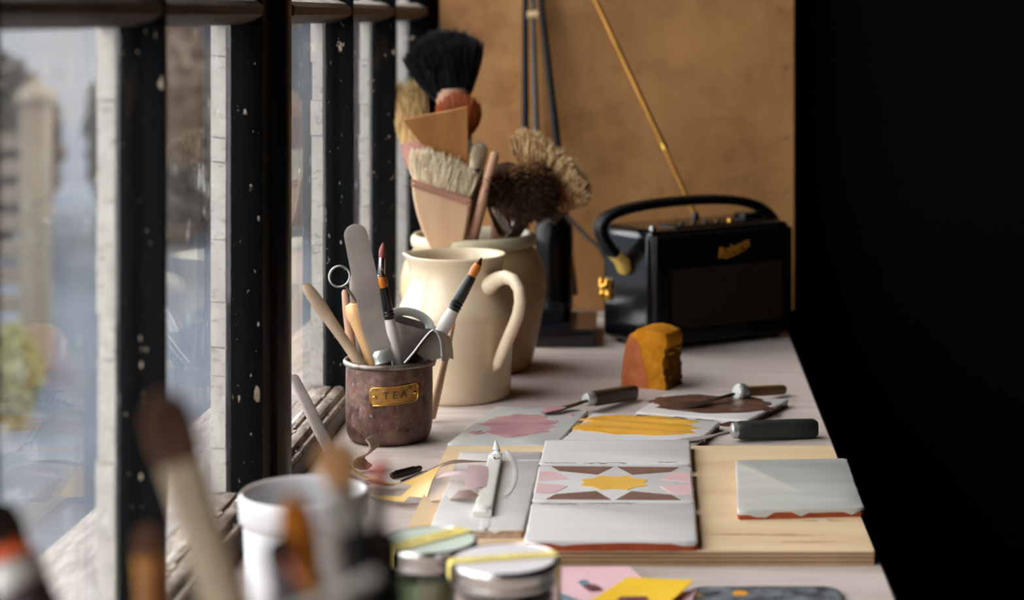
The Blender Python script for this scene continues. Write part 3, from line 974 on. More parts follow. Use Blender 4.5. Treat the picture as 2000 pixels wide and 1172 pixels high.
zs = ZT + 0.001
st = empty('paint_stick', T(955, 945, ZT), 'flat white paint-covered stick lying on the long milky tile', 'stick')
a, b = T(968, 890, ZT + 0.004), T(942, 1003, ZT + 0.003)
part('stick', MB().sweep([a, a.lerp(b, 0.5), b], [0.0058, 0.0064, 0.0072], 0.0026, n=16, p=6), M['stick_white'], st)
g = T(967, 893, ZT + 0.0065)
part('paint_glob', MB().sweep([g + Vector((0.0, -0.010, -0.001)), g + Vector((0, -0.004, 0.001)), g + Vector((0, 0.004, 0.0015)), g + Vector((0.0005, 0.007, 0.004)), g + Vector((0.0002, 0.008, 0.009)), g + Vector((-0.0004, 0.0085, 0.0125))],
                              [0.0035, 0.0062, 0.0055, 0.0036, 0.0020, 0.0004], [0.0015, 0.0032, 0.0034, 0.0032, 0.0020, 0.0004], up=(0, 1, 0.3), n=14), M['white_glob'], st)
g = T(942, 990, ZT + 0.006)
part('paint_glob', MB().sweep([g + Vector((0.001, 0.008, -0.001)), g, g + Vector((-0.001, -0.009, -0.001))], [0.0045, 0.0066, 0.0055], [0.0008, 0.0018, 0.001], n=14), M['white_glob'], st)

# grey-green tile at the edge of the board
qR = TQ([(1439, 997), (1688, 990), (1654, 894), (1437, 898)], ZT)
tile('tile', qR, BT, TT, M['terracotta'], M['glaze_grey'], 'plain grey-green glazed tile lying alone near the bench edge', seed=14, drip=0.0030)

# tiles used as palettes
qP = TQ([(873, 867), (1082, 871), (1149, 801), (968, 793)], TT)
tp = tile('tile', qP, 0.0003, TT, M['terra_dark'], M['glaze_pale'], 'pale tile smeared with dusty pink paint', seed=21, drip=0.004)
c = T(1012, 832, TT)
smear('paint_smear', (c.x, c.y), 0.047, 0.052, -0.1, TT, 0.0018, M['pink_paint'], tp, 5, rag=0.30)
c = T(1115, 812, TT)
smear('paint_dab', (c.x, c.y), 0.006, 0.006, 0.3, TT, 0.001, M['pink_paint'], tp, 6, rag=0.4, rows=12, cols=12)
c = T(1075, 826, TT)
smear('paint_dab', (c.x, c.y), 0.014, 0.010, -0.3, TT, 0.001, M['pink_paint'], tp, 10, rag=0.6, rows=12, cols=12)
c = T(932, 846, TT)
smear('paint_dab', (c.x, c.y), 0.013, 0.008, 0.3, TT, 0.001, M['pink_paint'], tp, 9, rag=0.5, rows=12, cols=12)

qY = TQ([(1096, 860), (1362, 866), (1408, 823), (1158, 806)], TT)
ty = tile('tile', qY, 0.0003, TT, M['terra_dark'], M['glaze_white'], 'white tile spread with bright ochre yellow paint', seed=22, drip=0.0022)
c = T(1248, 831, TT)
smear('paint_smear', (c.x, c.y), 0.074, 0.043, -0.2, TT, 0.0024, M['yellow_paint'], ty, 8, rag=0.18)
c = T(1150, 838, TT)
smear('paint_dab', (c.x, c.y), 0.018, 0.012, -0.3, TT, 0.0012, M['yellow_paint'], ty, 12, rag=0.5, rows=12, cols=12)

qB = TQ([(1240, 805), (1459, 821), (1541, 780), (1300, 769)], TT)
tb = tile('tile', qB, 0.0003, TT, M['terra_dark'], M['glaze_white'], 'white tile spread with chocolate brown paint', seed=23, drip=0.0015)
c = T(1392, 790, TT)
smear('paint_smear', (c.x, c.y), 0.073, 0.044, -0.16, TT, 0.0024, M['brown_paint'], tb, 17, rag=0.12)
c = T(1345, 777, TT)
smear('paint_dab', (c.x, c.y), 0.020, 0.007, -0.1, TT, 0.0012, M['brown_paint'], tb, 18, rag=0.5, rows=12, cols=12)


# ------------------------------------------------------------------ palette knives
def lerp(a, b, t):
    return a + (b - a) * t


def knife(label, tip, neck, hstart, hend, hr, hz, hmat, fer, fer_r, bl_w, blade_mat, paint=None, square=3.0):
    root = empty('palette_knife', (hstart.x, hstart.y, 0.0), label, 'palette knife')
    mid = lerp(tip, neck, 0.5) + Vector((0, 0, -0.0003))
    part('blade', MB().sweep([tip, lerp(tip, mid, 0.12), lerp(tip, mid, 0.5), mid, lerp(mid, neck, 0.7), neck, lerp(neck, hstart, 0.6)],
                             [bl_w * 0.35, bl_w * 0.8, bl_w, bl_w * 0.95, bl_w * 0.6, bl_w * 0.35, bl_w * 0.3], [0.0004, 0.0005, 0.0005, 0.0006, 0.0008, 0.0013, 0.0016], n=12, p=3), blade_mat, root)
    d = (hend - hstart).normalized()
    part('ferrule', MB().sweep([hstart - d * fer, hstart - d * fer * 0.8, hstart - d * 0.001, hstart + d * 0.001], [fer_r * 0.72, fer_r * 0.95, fer_r, fer_r * 0.9], n=18), M['steel_bright'], root)
    L = (hend - hstart).length
    part('handle', MB().sweep([hstart, hstart + d * 0.003, hstart + d * L * 0.3, hstart + d * L * 0.7, hend - d * 0.003, hend], [hr * 0.82, hr * 0.98, hr, hr * 1.03, hr * 0.98, hr * 0.8], [hz * 0.82, hz * 0.98, hz, hz * 1.03, hz * 0.98, hz * 0.8], n=20, p=square), hmat, root)
    if paint:
        e = lerp(tip, neck, 0.62)
        part('paint_on_blade', MB().sweep([tip + Vector((0, 0, 0.0006)), lerp(tip, e, 0.3) + Vector((0, 0, 0.0012)), lerp(tip, e, 0.8) + Vector((0, 0, 0.0008)), e + Vector((0, 0, 0.0004))], [bl_w * 0.5, bl_w * 1.02, bl_w * 1.0, bl_w * 0.5], [0.0006, 0.0011, 0.0008, 0.0003], n=12, p=2.5), paint, root)
    return root


knife('palette knife with pink paint on its blade, resting on the pink tile', T(1060, 806, 0.0105), T(1128, 789, 0.0135), T(1156, 779, 0.0135), T(1240, 766, 0.0085), 0.0062, 0.0078, M['wood_dark'], 0.010, 0.0075, 0.0075, M['steel_dark'], M['pink_paint'], square=4)
knife('palette knife with brown wooden handle, resting on the chocolate tile', T(1338, 795, 0.0112), T(1405, 777, 0.0150), T(1452, 765, 0.0145), T(1531, 761, 0.0065), 0.0048, 0.0052, M['wood_mid'], 0.011, 0.0088, 0.0062, M['steel_dark'], None, square=3)
knife('palette knife with worn green-black handle, resting on the yellow tile', T(1322, 862, 0.0100), T(1395, 851, 0.0104), T(1440, 841, 0.0105), T(1595, 836, 0.0095), 0.0085, 0.0088, M['wood_greenblack'], 0.006, 0.0078, 0.0070, M['steel_dull'], None, square=3.4)

# ------------------------------------------------------------------ sponge
spg = empty('sponge', T(1275, 750, 0), 'ochre sponge block with a terracotta stained side', 'sponge')
S = T(1275, 752, 0)


def sponge_grid():
    """cut block with a domed top: cross-section in its own frame (a across, z up), pulled back"""
    r = random.Random(3)
    prof = [(-0.034, 0.0), (-0.0335, 0.012), (-0.031, 0.030), (-0.027, 0.048), (-0.021, 0.058), (-0.012, 0.064), (0.002, 0.0655), (0.016, 0.0635), (0.027, 0.060), (0.031, 0.054),
            (0.0285, 0.044), (0.0265, 0.030), (0.027, 0.015), (0.029, 0.0)]
    return prof


prof = sponge_grid()
ROTS = -0.42
def sp_pt(a, dpt, z, r=None, j=0.0):
    ca, sa = math.cos(ROTS), math.sin(ROTS)
    jx = (r.uniform(-j, j) if r else 0)
    return (S.x + 0.001 + a * 0.86 * ca - dpt * sa + jx, S.y + a * 0.84 * sa + dpt * ca + (r.uniform(-j, j) if r else 0), max(0.0, z))
r = random.Random(9)
depths = [-0.022, -0.021, -0.012, 0.0, 0.012, 0.021, 0.022]
scl = [0.93, 0.985, 1.0, 1.0, 1.0, 0.985, 0.93]
def sponge_strip(i0, i1, j, seed):
    rr = random.Random(seed)
    rows = []
    for d, s in zip(depths, scl):
        row = []
        for i in range(i0, i1 + 1):
            a, z = prof[i]
            for sub in range(4 if i < i1 else 1):
                t = sub / 4
                if i < i1:
                    aa, zz = a + (prof[i + 1][0] - a) * t, z + (prof[i + 1][1] - z) * t
                else:
                    aa, zz = a, z
                row.append(sp_pt(aa * s, d, zz * (0.97 + 0.03 * s), rr, j if zz > 0.001 else 0))
        rows.append(row)
    return rows
body = MB()
allp = sponge_strip(0, len(prof) - 1, 0.0004, 4)
R, C = len(allp), len(allp[0])
vs = [p for row in allp for p in row]
fs = []
for i in range(R - 1):
    for k in range(C - 1):
        fs.append((i * C + k, (i + 1) * C + k, (i + 1) * C + k + 1, i * C + k + 1))
fs.append(tuple(range(C)))
fs.append(tuple((R - 1) * C + k for k in range(C))[::-1])
fs.append(tuple([i * C for i in range(R)] + [i * C + C - 1 for i in range(R - 1, -1, -1)]))
body.add(vs, fs)
part('foam_block', body, M['sponge'], spg, sharp=70)
# stained side skin and torn side skin with shade in its colour, a little proud of the block
def skin(i0, i1, off, mat, name, seed, j):
    rows = sponge_strip(i0, i1, j, seed)
    mbk = MB()
    g2 = []
    for row in rows:
        g2.append([(p[0] + off * math.cos(ROTS), p[1] + off * math.sin(ROTS), p[2] + (0.0004 if p[2] > 0.05 else 0)) for p in row])
    mbk.sheet(g2, 0.0012)
    part(name, mbk, mat, spg, sharp=70)
skin(0, 4, -0.0006, M['sponge_pink'], 'stained_side', 6, 0.0003)
skin(10, 13, 0.0006, M['sponge_torn_shaded'], 'torn_side', 7, 0.0016)
# stained corner of the front face
ff = [sp_pt(a * 0.95, -0.0226, z * 0.985) for a, z in ((-0.034, 0.0005), (0.003, 0.001), (0.004, 0.012), (-0.001, 0.024), (-0.006, 0.034), (-0.007, 0.046), (-0.014, 0.054), (-0.020, 0.0565), (-0.026, 0.048), (-0.031, 0.030), (-0.0335, 0.012))]
bk = [sp_pt(a * 0.95, -0.0215, z * 0.985) for a, z in ((-0.034, 0.0005), (0.003, 0.001), (0.004, 0.012), (-0.001, 0.024), (-0.006, 0.034), (-0.007, 0.046), (-0.014, 0.054), (-0.020, 0.0565), (-0.026, 0.048), (-0.031, 0.030), (-0.0335, 0.012))]
n = len(ff)
part('stained_corner', MB().add(ff + bk, [tuple(range(n)), tuple(range(n, 2 * n))[::-1]] + [(i, n + i, n + (i + 1) % n, (i + 1) % n) for i in range(n)]), M['sponge_pink'], spg)

# ------------------------------------------------------------------ jug
JC = Vector((-0.2185, 1.977, 0.0))
jug = empty('jug', JC, 'cream glazed stoneware jug with a looped handle beside the tin mug', 'jug')
prof = [(0, 0.003), (0.05, 0.003), (0.0535, 0.0), (0.0565, 0.0015), (0.0578, 0.006), (0.0582, 0.020), (0.0590, 0.045), (0.0605, 0.065), (0.0622, 0.078), (0.0628, 0.084), (0.0622, 0.0865), (0.0628, 0.0885),
        (0.0618, 0.094), (0.0590, 0.101), (0.0555, 0.108), (0.0522, 0.115), (0.0500, 0.123), (0.0492, 0.131), (0.0492, 0.139), (0.0505, 0.145), (0.0525, 0.149), (0.0530, 0.1515),
        (0.0515, 0.1525), (0.0490, 0.1505), (0.0465, 0.145), (0.0455, 0.135), (0.0465, 0.120), (0.055, 0.100), (0.058, 0.080), (0.054, 0.02), (0.045, 0.009), (0, 0.008)]
SPA = math.radians(165)


def jug_wob(a, z):
    if z < 0.118:
        return 1.0
    d = (a - SPA + PI) % (2 * PI) - PI
    k = min(1.0, (z - 0.118) / 0.034)
    return 1 + 0.17 * k * math.exp(-(d / 0.27) ** 2)


part('jug_body', MB().lathe(prof, JC, 72, jug_wob), M['cream_glaze'], jug, sharp=60)
hd = Vector((math.cos(math.radians(-42)), math.sin(math.radians(-42)), 0))


def hp(r, z):
    return JC + hd * r + Vector((0, 0, z))


hpath = [hp(0.047, 0.1215), hp(0.054, 0.125), hp(0.064, 0.131), hp(0.076, 0.1345), hp(0.088, 0.1325), hp(0.0965, 0.124), hp(0.0985, 0.111), hp(0.095, 0.097), hp(0.087, 0.082), hp(0.078, 0.067), hp(0.070, 0.053), hp(0.064, 0.043), hp(0.058, 0.035)]
sidev = Vector((-hd.y, hd.x, 0))
part('handle', MB().sweep(hpath, [0.011, 0.0095, 0.0082, 0.0075, 0.0072, 0.0072, 0.0072, 0.0072, 0.0070, 0.0070, 0.0070, 0.0066, 0.003],
                          [0.010, 0.0075, 0.0062, 0.0058, 0.0056, 0.0056, 0.0056, 0.0056, 0.0056, 0.0054, 0.0050, 0.0042, 0.002], up=sidev, n=18), M['cream_glaze'], jug, sharp=80)

# ------------------------------------------------------------------ crock
CC = Vector((-0.2170, 2.140, 0.0))
crock = empty('crock', CC, 'buff stoneware crock holding large brushes behind the jug', 'crock')
prof = [(0, 0.003), (0.060, 0.003), (0.064, 0.0), (0.067, 0.003), (0.071, 0.020), (0.0768, 0.045), (0.0812, 0.070), (0.0838, 0.092), (0.0830, 0.108), (0.0795, 0.122), (0.0730, 0.133), (0.0690, 0.1385),
        (0.0680, 0.1415)]
inn = [(0.0640, 0.1415), (0.064, 0.135), (0.072, 0.118), (0.078, 0.09), (0.07, 0.03), (0.058, 0.010), (0, 0.009)]
part('crock_body', MB().lathe(prof + inn, CC, 56, lambda a, z: 1 + 0.004 * math.sin(3 * a + z * 30)), M['crock'], crock, sharp=60)
rimp = [(0.0640, 0.1405), (0.0685, 0.1400), (0.0715, 0.1425), (0.0725, 0.1475), (0.0718, 0.1525), (0.0690, 0.1555), (0.0660, 0.1550), (0.0638, 0.1500), (0.0635, 0.1430), (0.0640, 0.1405)]
part('rim', MB().lathe(rimp, CC, 56), M['crock_rim'], crock, sharp=60)


# ------------------------------------------------------------------ brushes
def hair(base, d, n, L, ra, rb, ta, tb, up=(0, 1, 0), dome=0.25, jit=0.06, r0=0.0004, r1=0.00012, bulge=0.15, seed=1, tuft=0, lo=0.0):
    """a head of hairs: roots in an ellipse (ra, rb), tips spread over (ta, tb); up is the direction of the second semi-axis"""
    g = np.random.default_rng(seed)
    d = Vector(d).normalized()
    s = d.cross(Vector(up)).normalized()
    u = s.cross(d).normalized()
    th = g.uniform(0, 2 * PI, n)
    rho = np.sqrt(g.uniform(0, 1, n))
    if tuft:
        th = np.round(th * tuft / (2 * PI)) * 2 * PI / tuft + g.normal(0, 0.06, n)
    x, y = rho * np.cos(th), rho * np.sin(th)
    D, S_, U = np.array(d), np.array(s), np.array(u)
    B = np.array(base)
    P0 = B + np.outer(x * ra, S_) + np.outer(y * rb, U)
    ln = L * (1 - dome * rho ** 2) * (1 + g.normal(0, jit, n))
    P2 = B + np.outer(ln, D) + np.outer(x * ta + g.normal(0, jit * ta, n), S_) + np.outer(y * tb + g.normal(0, jit * tb, n), U)
    P1 = (P0 + P2) / 2 + np.outer(x * ta * bulge, S_) + np.outer(y * tb * bulge, U)
    if lo:
        P0 = P0 * (1 - lo) + P2 * lo
        P1 = (P0 + P2) / 2
    return MB().strands(P0, P1, P2, r0, r1)


def head_core(mb, base, d, L, ra, rb, ta, tb, up=(0, 1, 0), top=0.72):
    d = Vector(d).normalized()
    base = Vector(base)
    W = [ra * 0.9, ra * 0.55 + ta * 0.4, ta * 0.78, ta * 0.45]
    H = [rb * 0.9, rb * 0.55 + tb * 0.4, tb * 0.78, tb * 0.45]
    return mb.sweep([base, base + d * L * 0.35, base + d * L * top * 0.85, base + d * L * top], W, H, up=up, n=18)


def to_crock(top, second, zend=0.015, rmax=0.056, C=CC):
    """carry a handle line down into the vessel"""
    top, second = Vector(top), Vector(second)
    d = (second - top).normalized()
    t = (top.z - zend) / max(1e-6, -d.z)
    e = top + d * t
    while math.hypot(e.x - C.x, e.y - C.y) > rmax and t > 0.01:
        t -= 0.002
        e = top + d * t
    return e


GB = 'brushes standing in the crock'
DB = 2.14

# black mop brush
p0, p1 = V(884, 188, 2.180), V(892, 330, 2.165)
e = to_crock(p0, p1)
o = empty('brush', e, 'round black mop brush standing tallest in the crock', 'brush', GB)
up_ = (p0 - p1).normalized()
dd = (up_ + Vector((-0.16, -0.02, 0))).normalized()
mb = hair(p0, dd, 4200, 0.076, 0.024, 0.018, 0.047, 0.034, dome=0.30, jit=0.055, r0=0.0006, r1=0.00025, seed=2, bulge=0.12, tuft=46)
head_core(mb, p0, dd, 0.076, 0.023, 0.017, 0.044, 0.030, top=0.78)
part('bristles', mb, M['hair_black'], o, kind='stuff')
part('ferrule', MB().sweep([p0 + up_ * 0.006, p0, p0 - up_ * 0.02, p0 - up_ * 0.034], [0.0225, 0.0220, 0.015, 0.009], n=20), M['wood_pink'], o)
part('handle', MB().sweep([p0 - up_ * 0.032, p0 - up_ * 0.07, e], [0.0085, 0.007, 0.006], n=14), M['wood_pink'], o)

# cream flat brush against the window
p0, p1 = V(812, 283, 2.205), V(840, 420, 2.185)
e = to_crock(p0, p1)
o = empty('brush', e, 'cream hog bristle flat brush closest to the window in the crock', 'brush', GB)
up_ = (p0 - p1).normalized()
mb = hair(p0, up_, 2200, 0.068, 0.016, 0.008, 0.024, 0.011, dome=0.10, jit=0.09, r0=0.0006, r1=0.0003, seed=3, bulge=0.05)
head_core(mb, p0, up_, 0.068, 0.015, 0.007, 0.018, 0.006, top=0.7)
part('bristles', mb, M['hair_cream'], o, kind='stuff')
part('ferrule', MB().sweep([p0 + up_ * 0.004, p0 - up_ * 0.010, p0 - up_ * 0.024, p0 - up_ * 0.03], [0.017, 0.0175, 0.016, 0.010], [0.009, 0.0095, 0.009, 0.007], up=(0, 1, 0), n=20, p=3), M['band'], o)
part('handle', MB().sweep([p0 - up_ * 0.028, p0 - up_ * 0.06, e], [0.009, 0.0075, 0.006], [0.006, 0.006, 0.005], up=(0, 1, 0), n=14), M['wood_pink'], o)

# rust brush behind the wooden scraper
p0, p1 = V(898, 262, 2.150), V(905, 400, 2.142)
e = to_crock(p0, p1)
o = empty('brush', e, 'rust orange round brush rising behind the wooden scraper', 'brush', GB)
up_ = (p0 - p1).normalized()
mb = hair(p0, up_, 2400, 0.046, 0.016, 0.012, 0.025, 0.018, dome=0.30, jit=0.05, r0=0.0006, r1=0.0003, seed=4, bulge=0.35)
head_core(mb, p0, up_, 0.046, 0.015, 0.012, 0.023, 0.016, top=0.8)
part('bristles', mb, M['hair_rust'], o, kind='stuff')
part('ferrule', MB().sweep([p0 + up_ * 0.004, p0 - up_ * 0.018, p0 - up_ * 0.024], [0.0145, 0.0135, 0.010], n=18), M['silver_ferrule'], o)
part('handle', MB().sweep([p0 - up_ * 0.022, p0 - up_ * 0.05, e], [0.009, 0.007, 0.006], n=14), M['wood_brown'], o)

# wooden scraper: a flat tapered blade
tl, tr = V(786, 233, 2.085), V(914, 208, 2.085)
bl2, br2 = V(866, 335, 2.102), V(915, 340, 2.102)
e = V(905, 470, 2.12)
o = empty('wooden_scraper', e, 'flat tapered wooden scraper with a straight top edge in the crock', 'scraper')
th = Vector((0, 0.0045, 0))
mbk = MB()
grid_l = [tl, lerp(tl, bl2, 0.5), lerp(tl, bl2, 0.85), bl2]
grid_r = [tr, lerp(tr, br2, 0.5), lerp(tr, br2, 0.85), br2]
rows = [[lerp(a, b, k / 6) for k in range(7)] for a, b in zip(grid_l, grid_r)]
mbk.sheet(rows, 0.006)
part('blade', mbk, M['wood_brown'], o, bevel=0.0008)
part('handle', MB().sweep([lerp(bl2, br2, 0.5) + Vector((0, 0.002, 0.004)), V(900, 400, 2.110), V(905, 470, 2.12), to_crock(V(900, 400, 2.11), V(905, 470, 2.12))], [0.014, 0.010, 0.008, 0.007], [0.003, 0.004, 0.004, 0.004], up=(0, 1, 0), n=14, p=3), M['wood_brown'], o)

# wooden block brush with cream hair
tl, tr = V(803, 352, 2.078), V(916, 393, 2.074)
o = empty('brush', V(862, 462, 2.095), 'pale wooden block brush with cream goat hair above the crock rim', 'brush', GB)
pr = [(803, 350), (806, 385), (813, 418), (822, 446), (832, 470), (846, 500), (897, 500), (907, 470), (912, 446), (917, 420), (919, 390)]
fr_, bk_ = [], []
for (x, y) in pr:
    fr_.append(V(x, y, 2.070))
    bk_.append(V(x, y, 2.070) + Vector((0, 0.016, 0)))
n = len(pr)
part('wooden_block', MB().add(fr_ + bk_, [tuple(range(n)), tuple(range(n, 2 * n))[::-1]] + [(i, n + i, n + (i + 1) % n, (i + 1) % n) for i in range(n)]), M['wood_pale'], o, bevel=0.003, seg=3)
for dy in (0, 9):
    a, b = V(802, 352 + dy, 2.0685), V(919, 392 + dy, 2.0685)
    part('band', MB().sweep([a, lerp(a, b, 0.5), b], 0.0008, 0.0016, up=(0, 0, 1), n=8), M['band'], o)
bc = lerp(tl, tr, 0.5) + Vector((0, 0.009, -0.002))
axis = (tr - tl).normalized()
updir = Vector((0.10, 0.0, 1)).normalized()
mb = hair(bc, updir, 3600, 0.036, 0.031, 0.0065, 0.034, 0.009, up=(0, 1, 0), dome=0.15, jit=0.12, r0=0.0006, r1=0.00025, seed=5, bulge=0.1, tuft=0)
sl = (tr.z - tl.z) / (tr.x - tl.x)
mb.v = [(p[0], p[1], p[2] + (p[0] - bc.x) * sl * 0.75) for p in mb.v]
mb2 = MB()
head_core(mb2, bc, updir, 0.036, 0.030, 0.0055, 0.029, 0.005, top=0.66)
mb2.v = [(p[0], p[1], p[2] + (p[0] - bc.x) * sl * 0.75) for p in mb2.v]
mb.add(mb2.v, mb2.f)
part('bristles', mb, M['hair_white'], o, kind='stuff')

# pinkish dowel handle
a, b = V(967, 300, 2.070), V(926, 458, 2.085)
e = to_crock(a, b)
o = single('wooden_dowel', MB().sweep([a + (a - b).normalized() * 0.002, a, lerp(a, b, 0.5), b, e], [0.003, 0.0050, 0.0056, 0.0060, 0.006], n=16), M['wood_pink'], e,
           'pinkish wooden dowel sticking up from the crock before the dark fluffy brush', 'dowel')

# small white-haired brush just behind the dowel
p0, p1 = V(930, 335, 2.140), V(918, 430, 2.130)
e = to_crock(p0, p1)
o = empty('brush', e, 'small white haired brush peeping out beside the wooden scraper', 'brush', GB)
up_ = (p0 - p1).normalized()
mb = hair(p0, up_, 900, 0.032, 0.007, 0.006, 0.010, 0.008, dome=0.2, jit=0.06, r0=0.0006, r1=0.0003, seed=6)
head_core(mb, p0, up_, 0.032, 0.007, 0.006, 0.009, 0.007, top=0.8)
part('bristles', mb, M['hair_white'], o, kind='stuff')
part('handle', MB().sweep([p0 + up_ * 0.003, p0 - up_ * 0.012, lerp(p0, e, 0.5), e], [0.0085, 0.009, 0.006, 0.005], n=14), M['wood_dark'], o)

# dark fluffy badger brush hanging out over the rim
p0 = V(962, 352, 2.095)
p1 = V(975, 470, 2.125)
dd = (V(1015, 372, 2.06) - p0).normalized()
e = to_crock(V(958, 352, 2.10), p1)
o = empty('brush', e, 'dark brown fluffy badger brush bulging out over the crock rim', 'brush', GB)
C0 = V(1000, 360, 2.095)
g = np.random.default_rng(12)
nn = 9000
ct = g.uniform(-1, 1, nn)
ph = g.uniform(0, 2 * PI, nn)
stt = np.sqrt(1 - ct * ct)
sph = np.stack([stt * np.cos(ph), stt * np.sin(ph), ct], axis=1)
ax = np.array(Vector((0.88, -0.10, -0.50)).normalized())
al = sph @ ax
keep = al > -0.55
sph = sph[keep]
nn = len(sph)
Cn = np.array(C0)
R1 = np.array([0.046, 0.034, 0.035])
tilt = np.array(Matrix.Rotation(math.radians(28), 3, 'Y'))
tipv = (sph * R1) @ tilt.T * (1 + g.normal(0, 0.08, (nn, 1)))
rootv = (sph * R1 * 0.45) @ tilt.T
shear = np.array([0.010, -0.003, -0.005])
P0, P2 = Cn + rootv, Cn + tipv + shear * 0.8
P1 = (P0 + P2) / 2 + g.normal(0, 0.0022, (nn, 3))
up_mask = (P2[:, 2] - 0.25 * (P2[:, 0] - Cn[0]) > Cn[2] + 0.012 + g.normal(0, 0.006, nn))
mb = MB().strands(P0[~up_mask], P1[~up_mask], P2[~up_mask], 0.0006, 0.00025)
core = MB().lathe([(0, -0.66), (0.35, -0.57), (0.57, -0.33), (0.66, 0), (0.57, 0.33), (0.35, 0.57), (0, 0.66)], (0, 0, 0), 24)
Mt = Matrix.Translation(C0) @ Matrix.Rotation(math.radians(28), 4, 'Y') @ Matrix.Diagonal((0.046, 0.034, 0.036, 1))
core.xf(Mt)
mb.add(core.v, core.f)
part('bristles', mb, M['hair_brown'], o, kind='stuff')
part('bristle_tips', MB().strands(P0[up_mask], P1[up_mask], P2[up_mask], 0.0007, 0.0003), M['hair_brown_tip'], o, kind='stuff', label='lighter brown hair tips')
part('handle', MB().sweep([V(985, 385, 2.10), V(978, 420, 2.11), V(972, 470, 2.125), e], [0.013, 0.011, 0.0085, 0.007], n=16), M['wood_pink'], o)
part('ferrule', MB().sweep([V(968, 396, 2.092), V(978, 425, 2.098), V(985, 450, 2.11)], [0.011, 0.011, 0.009], n=16), M['silver_ferrule'], o)

# big beige badger brush
ba, bb_ = V(1020, 300, 2.13), V(1115, 385, 2.13)
o_dir = Vector((0.55, -0.06, 0.44)).normalized()
o = empty('brush', CC + Vector((0.03, 0.02, 0.015)), 'large beige badger hair brush leaning out furthest from the crock', 'brush', GB)
base = V(1048, 372, 2.14)
axis = (bb_ - ba).normalized()
g = np.random.default_rng(21)
nn = 9000
uu = g.uniform(-1, 1, nn)
vv = g.uniform(-1, 1, nn)
ww = g.uniform(0, 1, nn)
cx = np.array(lerp(V(1012, 320, 2.14), V(1100, 420, 2.14), 0.5))
AX = np.array((V(1100, 420, 2.14) - V(1012, 320, 2.14)) / 2)
TX = np.array((V(1160, 364, 2.12) - V(1014, 244, 2.12)) / 2)
tcx = np.array(lerp(V(1014, 244, 2.12), V(1160, 364, 2.12), 0.5))
YY = np.array((0, 1, 0))
P0 = cx + np.outer(uu * 0.85, AX) + np.outer(vv * 0.012, YY)
endr = np.sqrt(np.clip(1 - np.abs(uu) ** 3.5, 0, 1))
P2 = tcx + np.outer(uu, TX) + np.outer(vv * 0.030 * (0.4 + 0.6 * endr), YY) + np.outer((endr - 1) * 0.5 + g.normal(0, 0.07, nn), tcx - cx)
P2 += np.outer(g.normal(0, 0.03, nn), TX)
P1 = (P0 + P2) / 2 + g.normal(0, 0.0032, (nn, 3))
mbk = MB().strands(P0, P1, P2, 0.0007, 0.00035)
cc0, cc1 = Vector(cx), Vector(cx * 0.3 + tcx * 0.7)
mbk.sweep([cc0, lerp(cc0, cc1, 0.6), cc1], [Vector(AX).length * 0.8, Vector(TX).length * 0.72, Vector(TX).length * 0.6], [0.010, 0.012, 0.008], up=(0, 1, 0), n=22, p=3)
part('bristles', mbk, M['hair_beige'], o, kind='stuff')
sel = g.choice(nn, 2600, replace=False)
t0 = 0.68
Q0 = P0[sel] * (1 - t0) + P2[sel] * t0 + g.normal(0, 0.001, (2600, 3))
Q2 = P2[sel] * 1.0 + (P2[sel] - P0[sel]) * 0.05
part('bristle_tips', MB().strands(Q0, (Q0 + Q2) / 2, Q2, 0.0008, 0.0004), M['hair_beige_tip'], o, kind='stuff', label='pale hair tips')
part('head_block', MB().sweep([V(1010, 330, 2.145), V(1055, 378, 2.145), V(1098, 424, 2.145)], [0.012, 0.014, 0.012], [0.012, 0.013, 0.012], up=(0, 1, 0), n=16, p=3), M['wood_dark'], o)
part('handle', MB().sweep([V(1052, 380, 2.15), V(1020, 430, 2.155), V(990, 480, 2.16), CC + Vector((0.0, 0.02, 0.02))], [0.010, 0.009, 0.008, 0.007], n=14), M['wood_dark'], o)

# ------------------------------------------------------------------ tin mug
MC = Vector((-0.2615, 1.7765, 0.0))
mug = empty('tin_mug', MC, 'patinated copper brown tin mug with a brass plate, full of tools', 'mug')
prof = [(0, 0.0006), (0.030, 0.0), (0.0350, 0.0008), (0.0385, 0.0040), (0.0404, 0.010), (0.0412, 0.018), (0.0414, 0.050), (0.0414, 0.0745), (0.0402, 0.0745), (0.0400, 0.020), (0.037, 0.007), (0, 0.005)]
part('mug_body', MB().lathe(prof, MC, 64, lambda a, z: 1 + 0.006 * math.sin(2 * a + 40 * z) + 0.003 * math.sin(5 * a + 1)), M['tin'], mug, sharp=60)
part('rolled_rim', MB().lathe([(0.0405, 0.0735), (0.0425, 0.0728), (0.0438, 0.0742), (0.0440, 0.0762), (0.0428, 0.0780), (0.0410, 0.0782), (0.0400, 0.0765), (0.0405, 0.0735)], MC, 64,
                              lambda a, z: 1 + 0.006 * math.sin(2 * a + 3)), M['tin_rim'], mug, sharp=80)
# brass plate bent round the mug
PA = math.radians(-90 + 15.5)
PZ = 0.0500
RP = 0.0416


def on_mug(s, z, rad):
    a = PA + s / RP
    k = 1 + 0.006 * math.sin(2 * a + 40 * (PZ + z)) + 0.003 * math.sin(5 * a + 1)
    zz = z + s * 0.07
    return Vector((MC.x + rad * k * math.cos(a), MC.y + rad * k * math.sin(a), PZ + zz))


pw, phh, pr_ = 0.0232, 0.0083, 0.0032
cols = [-pw + 2 * pw * k / 36 for k in range(37)]


def hh(s):
    e_ = abs(s) - (pw - pr_)
    return phh if e_ <= 0 else phh - pr_ + math.sqrt(max(0, pr_ * pr_ - e_ * e_))


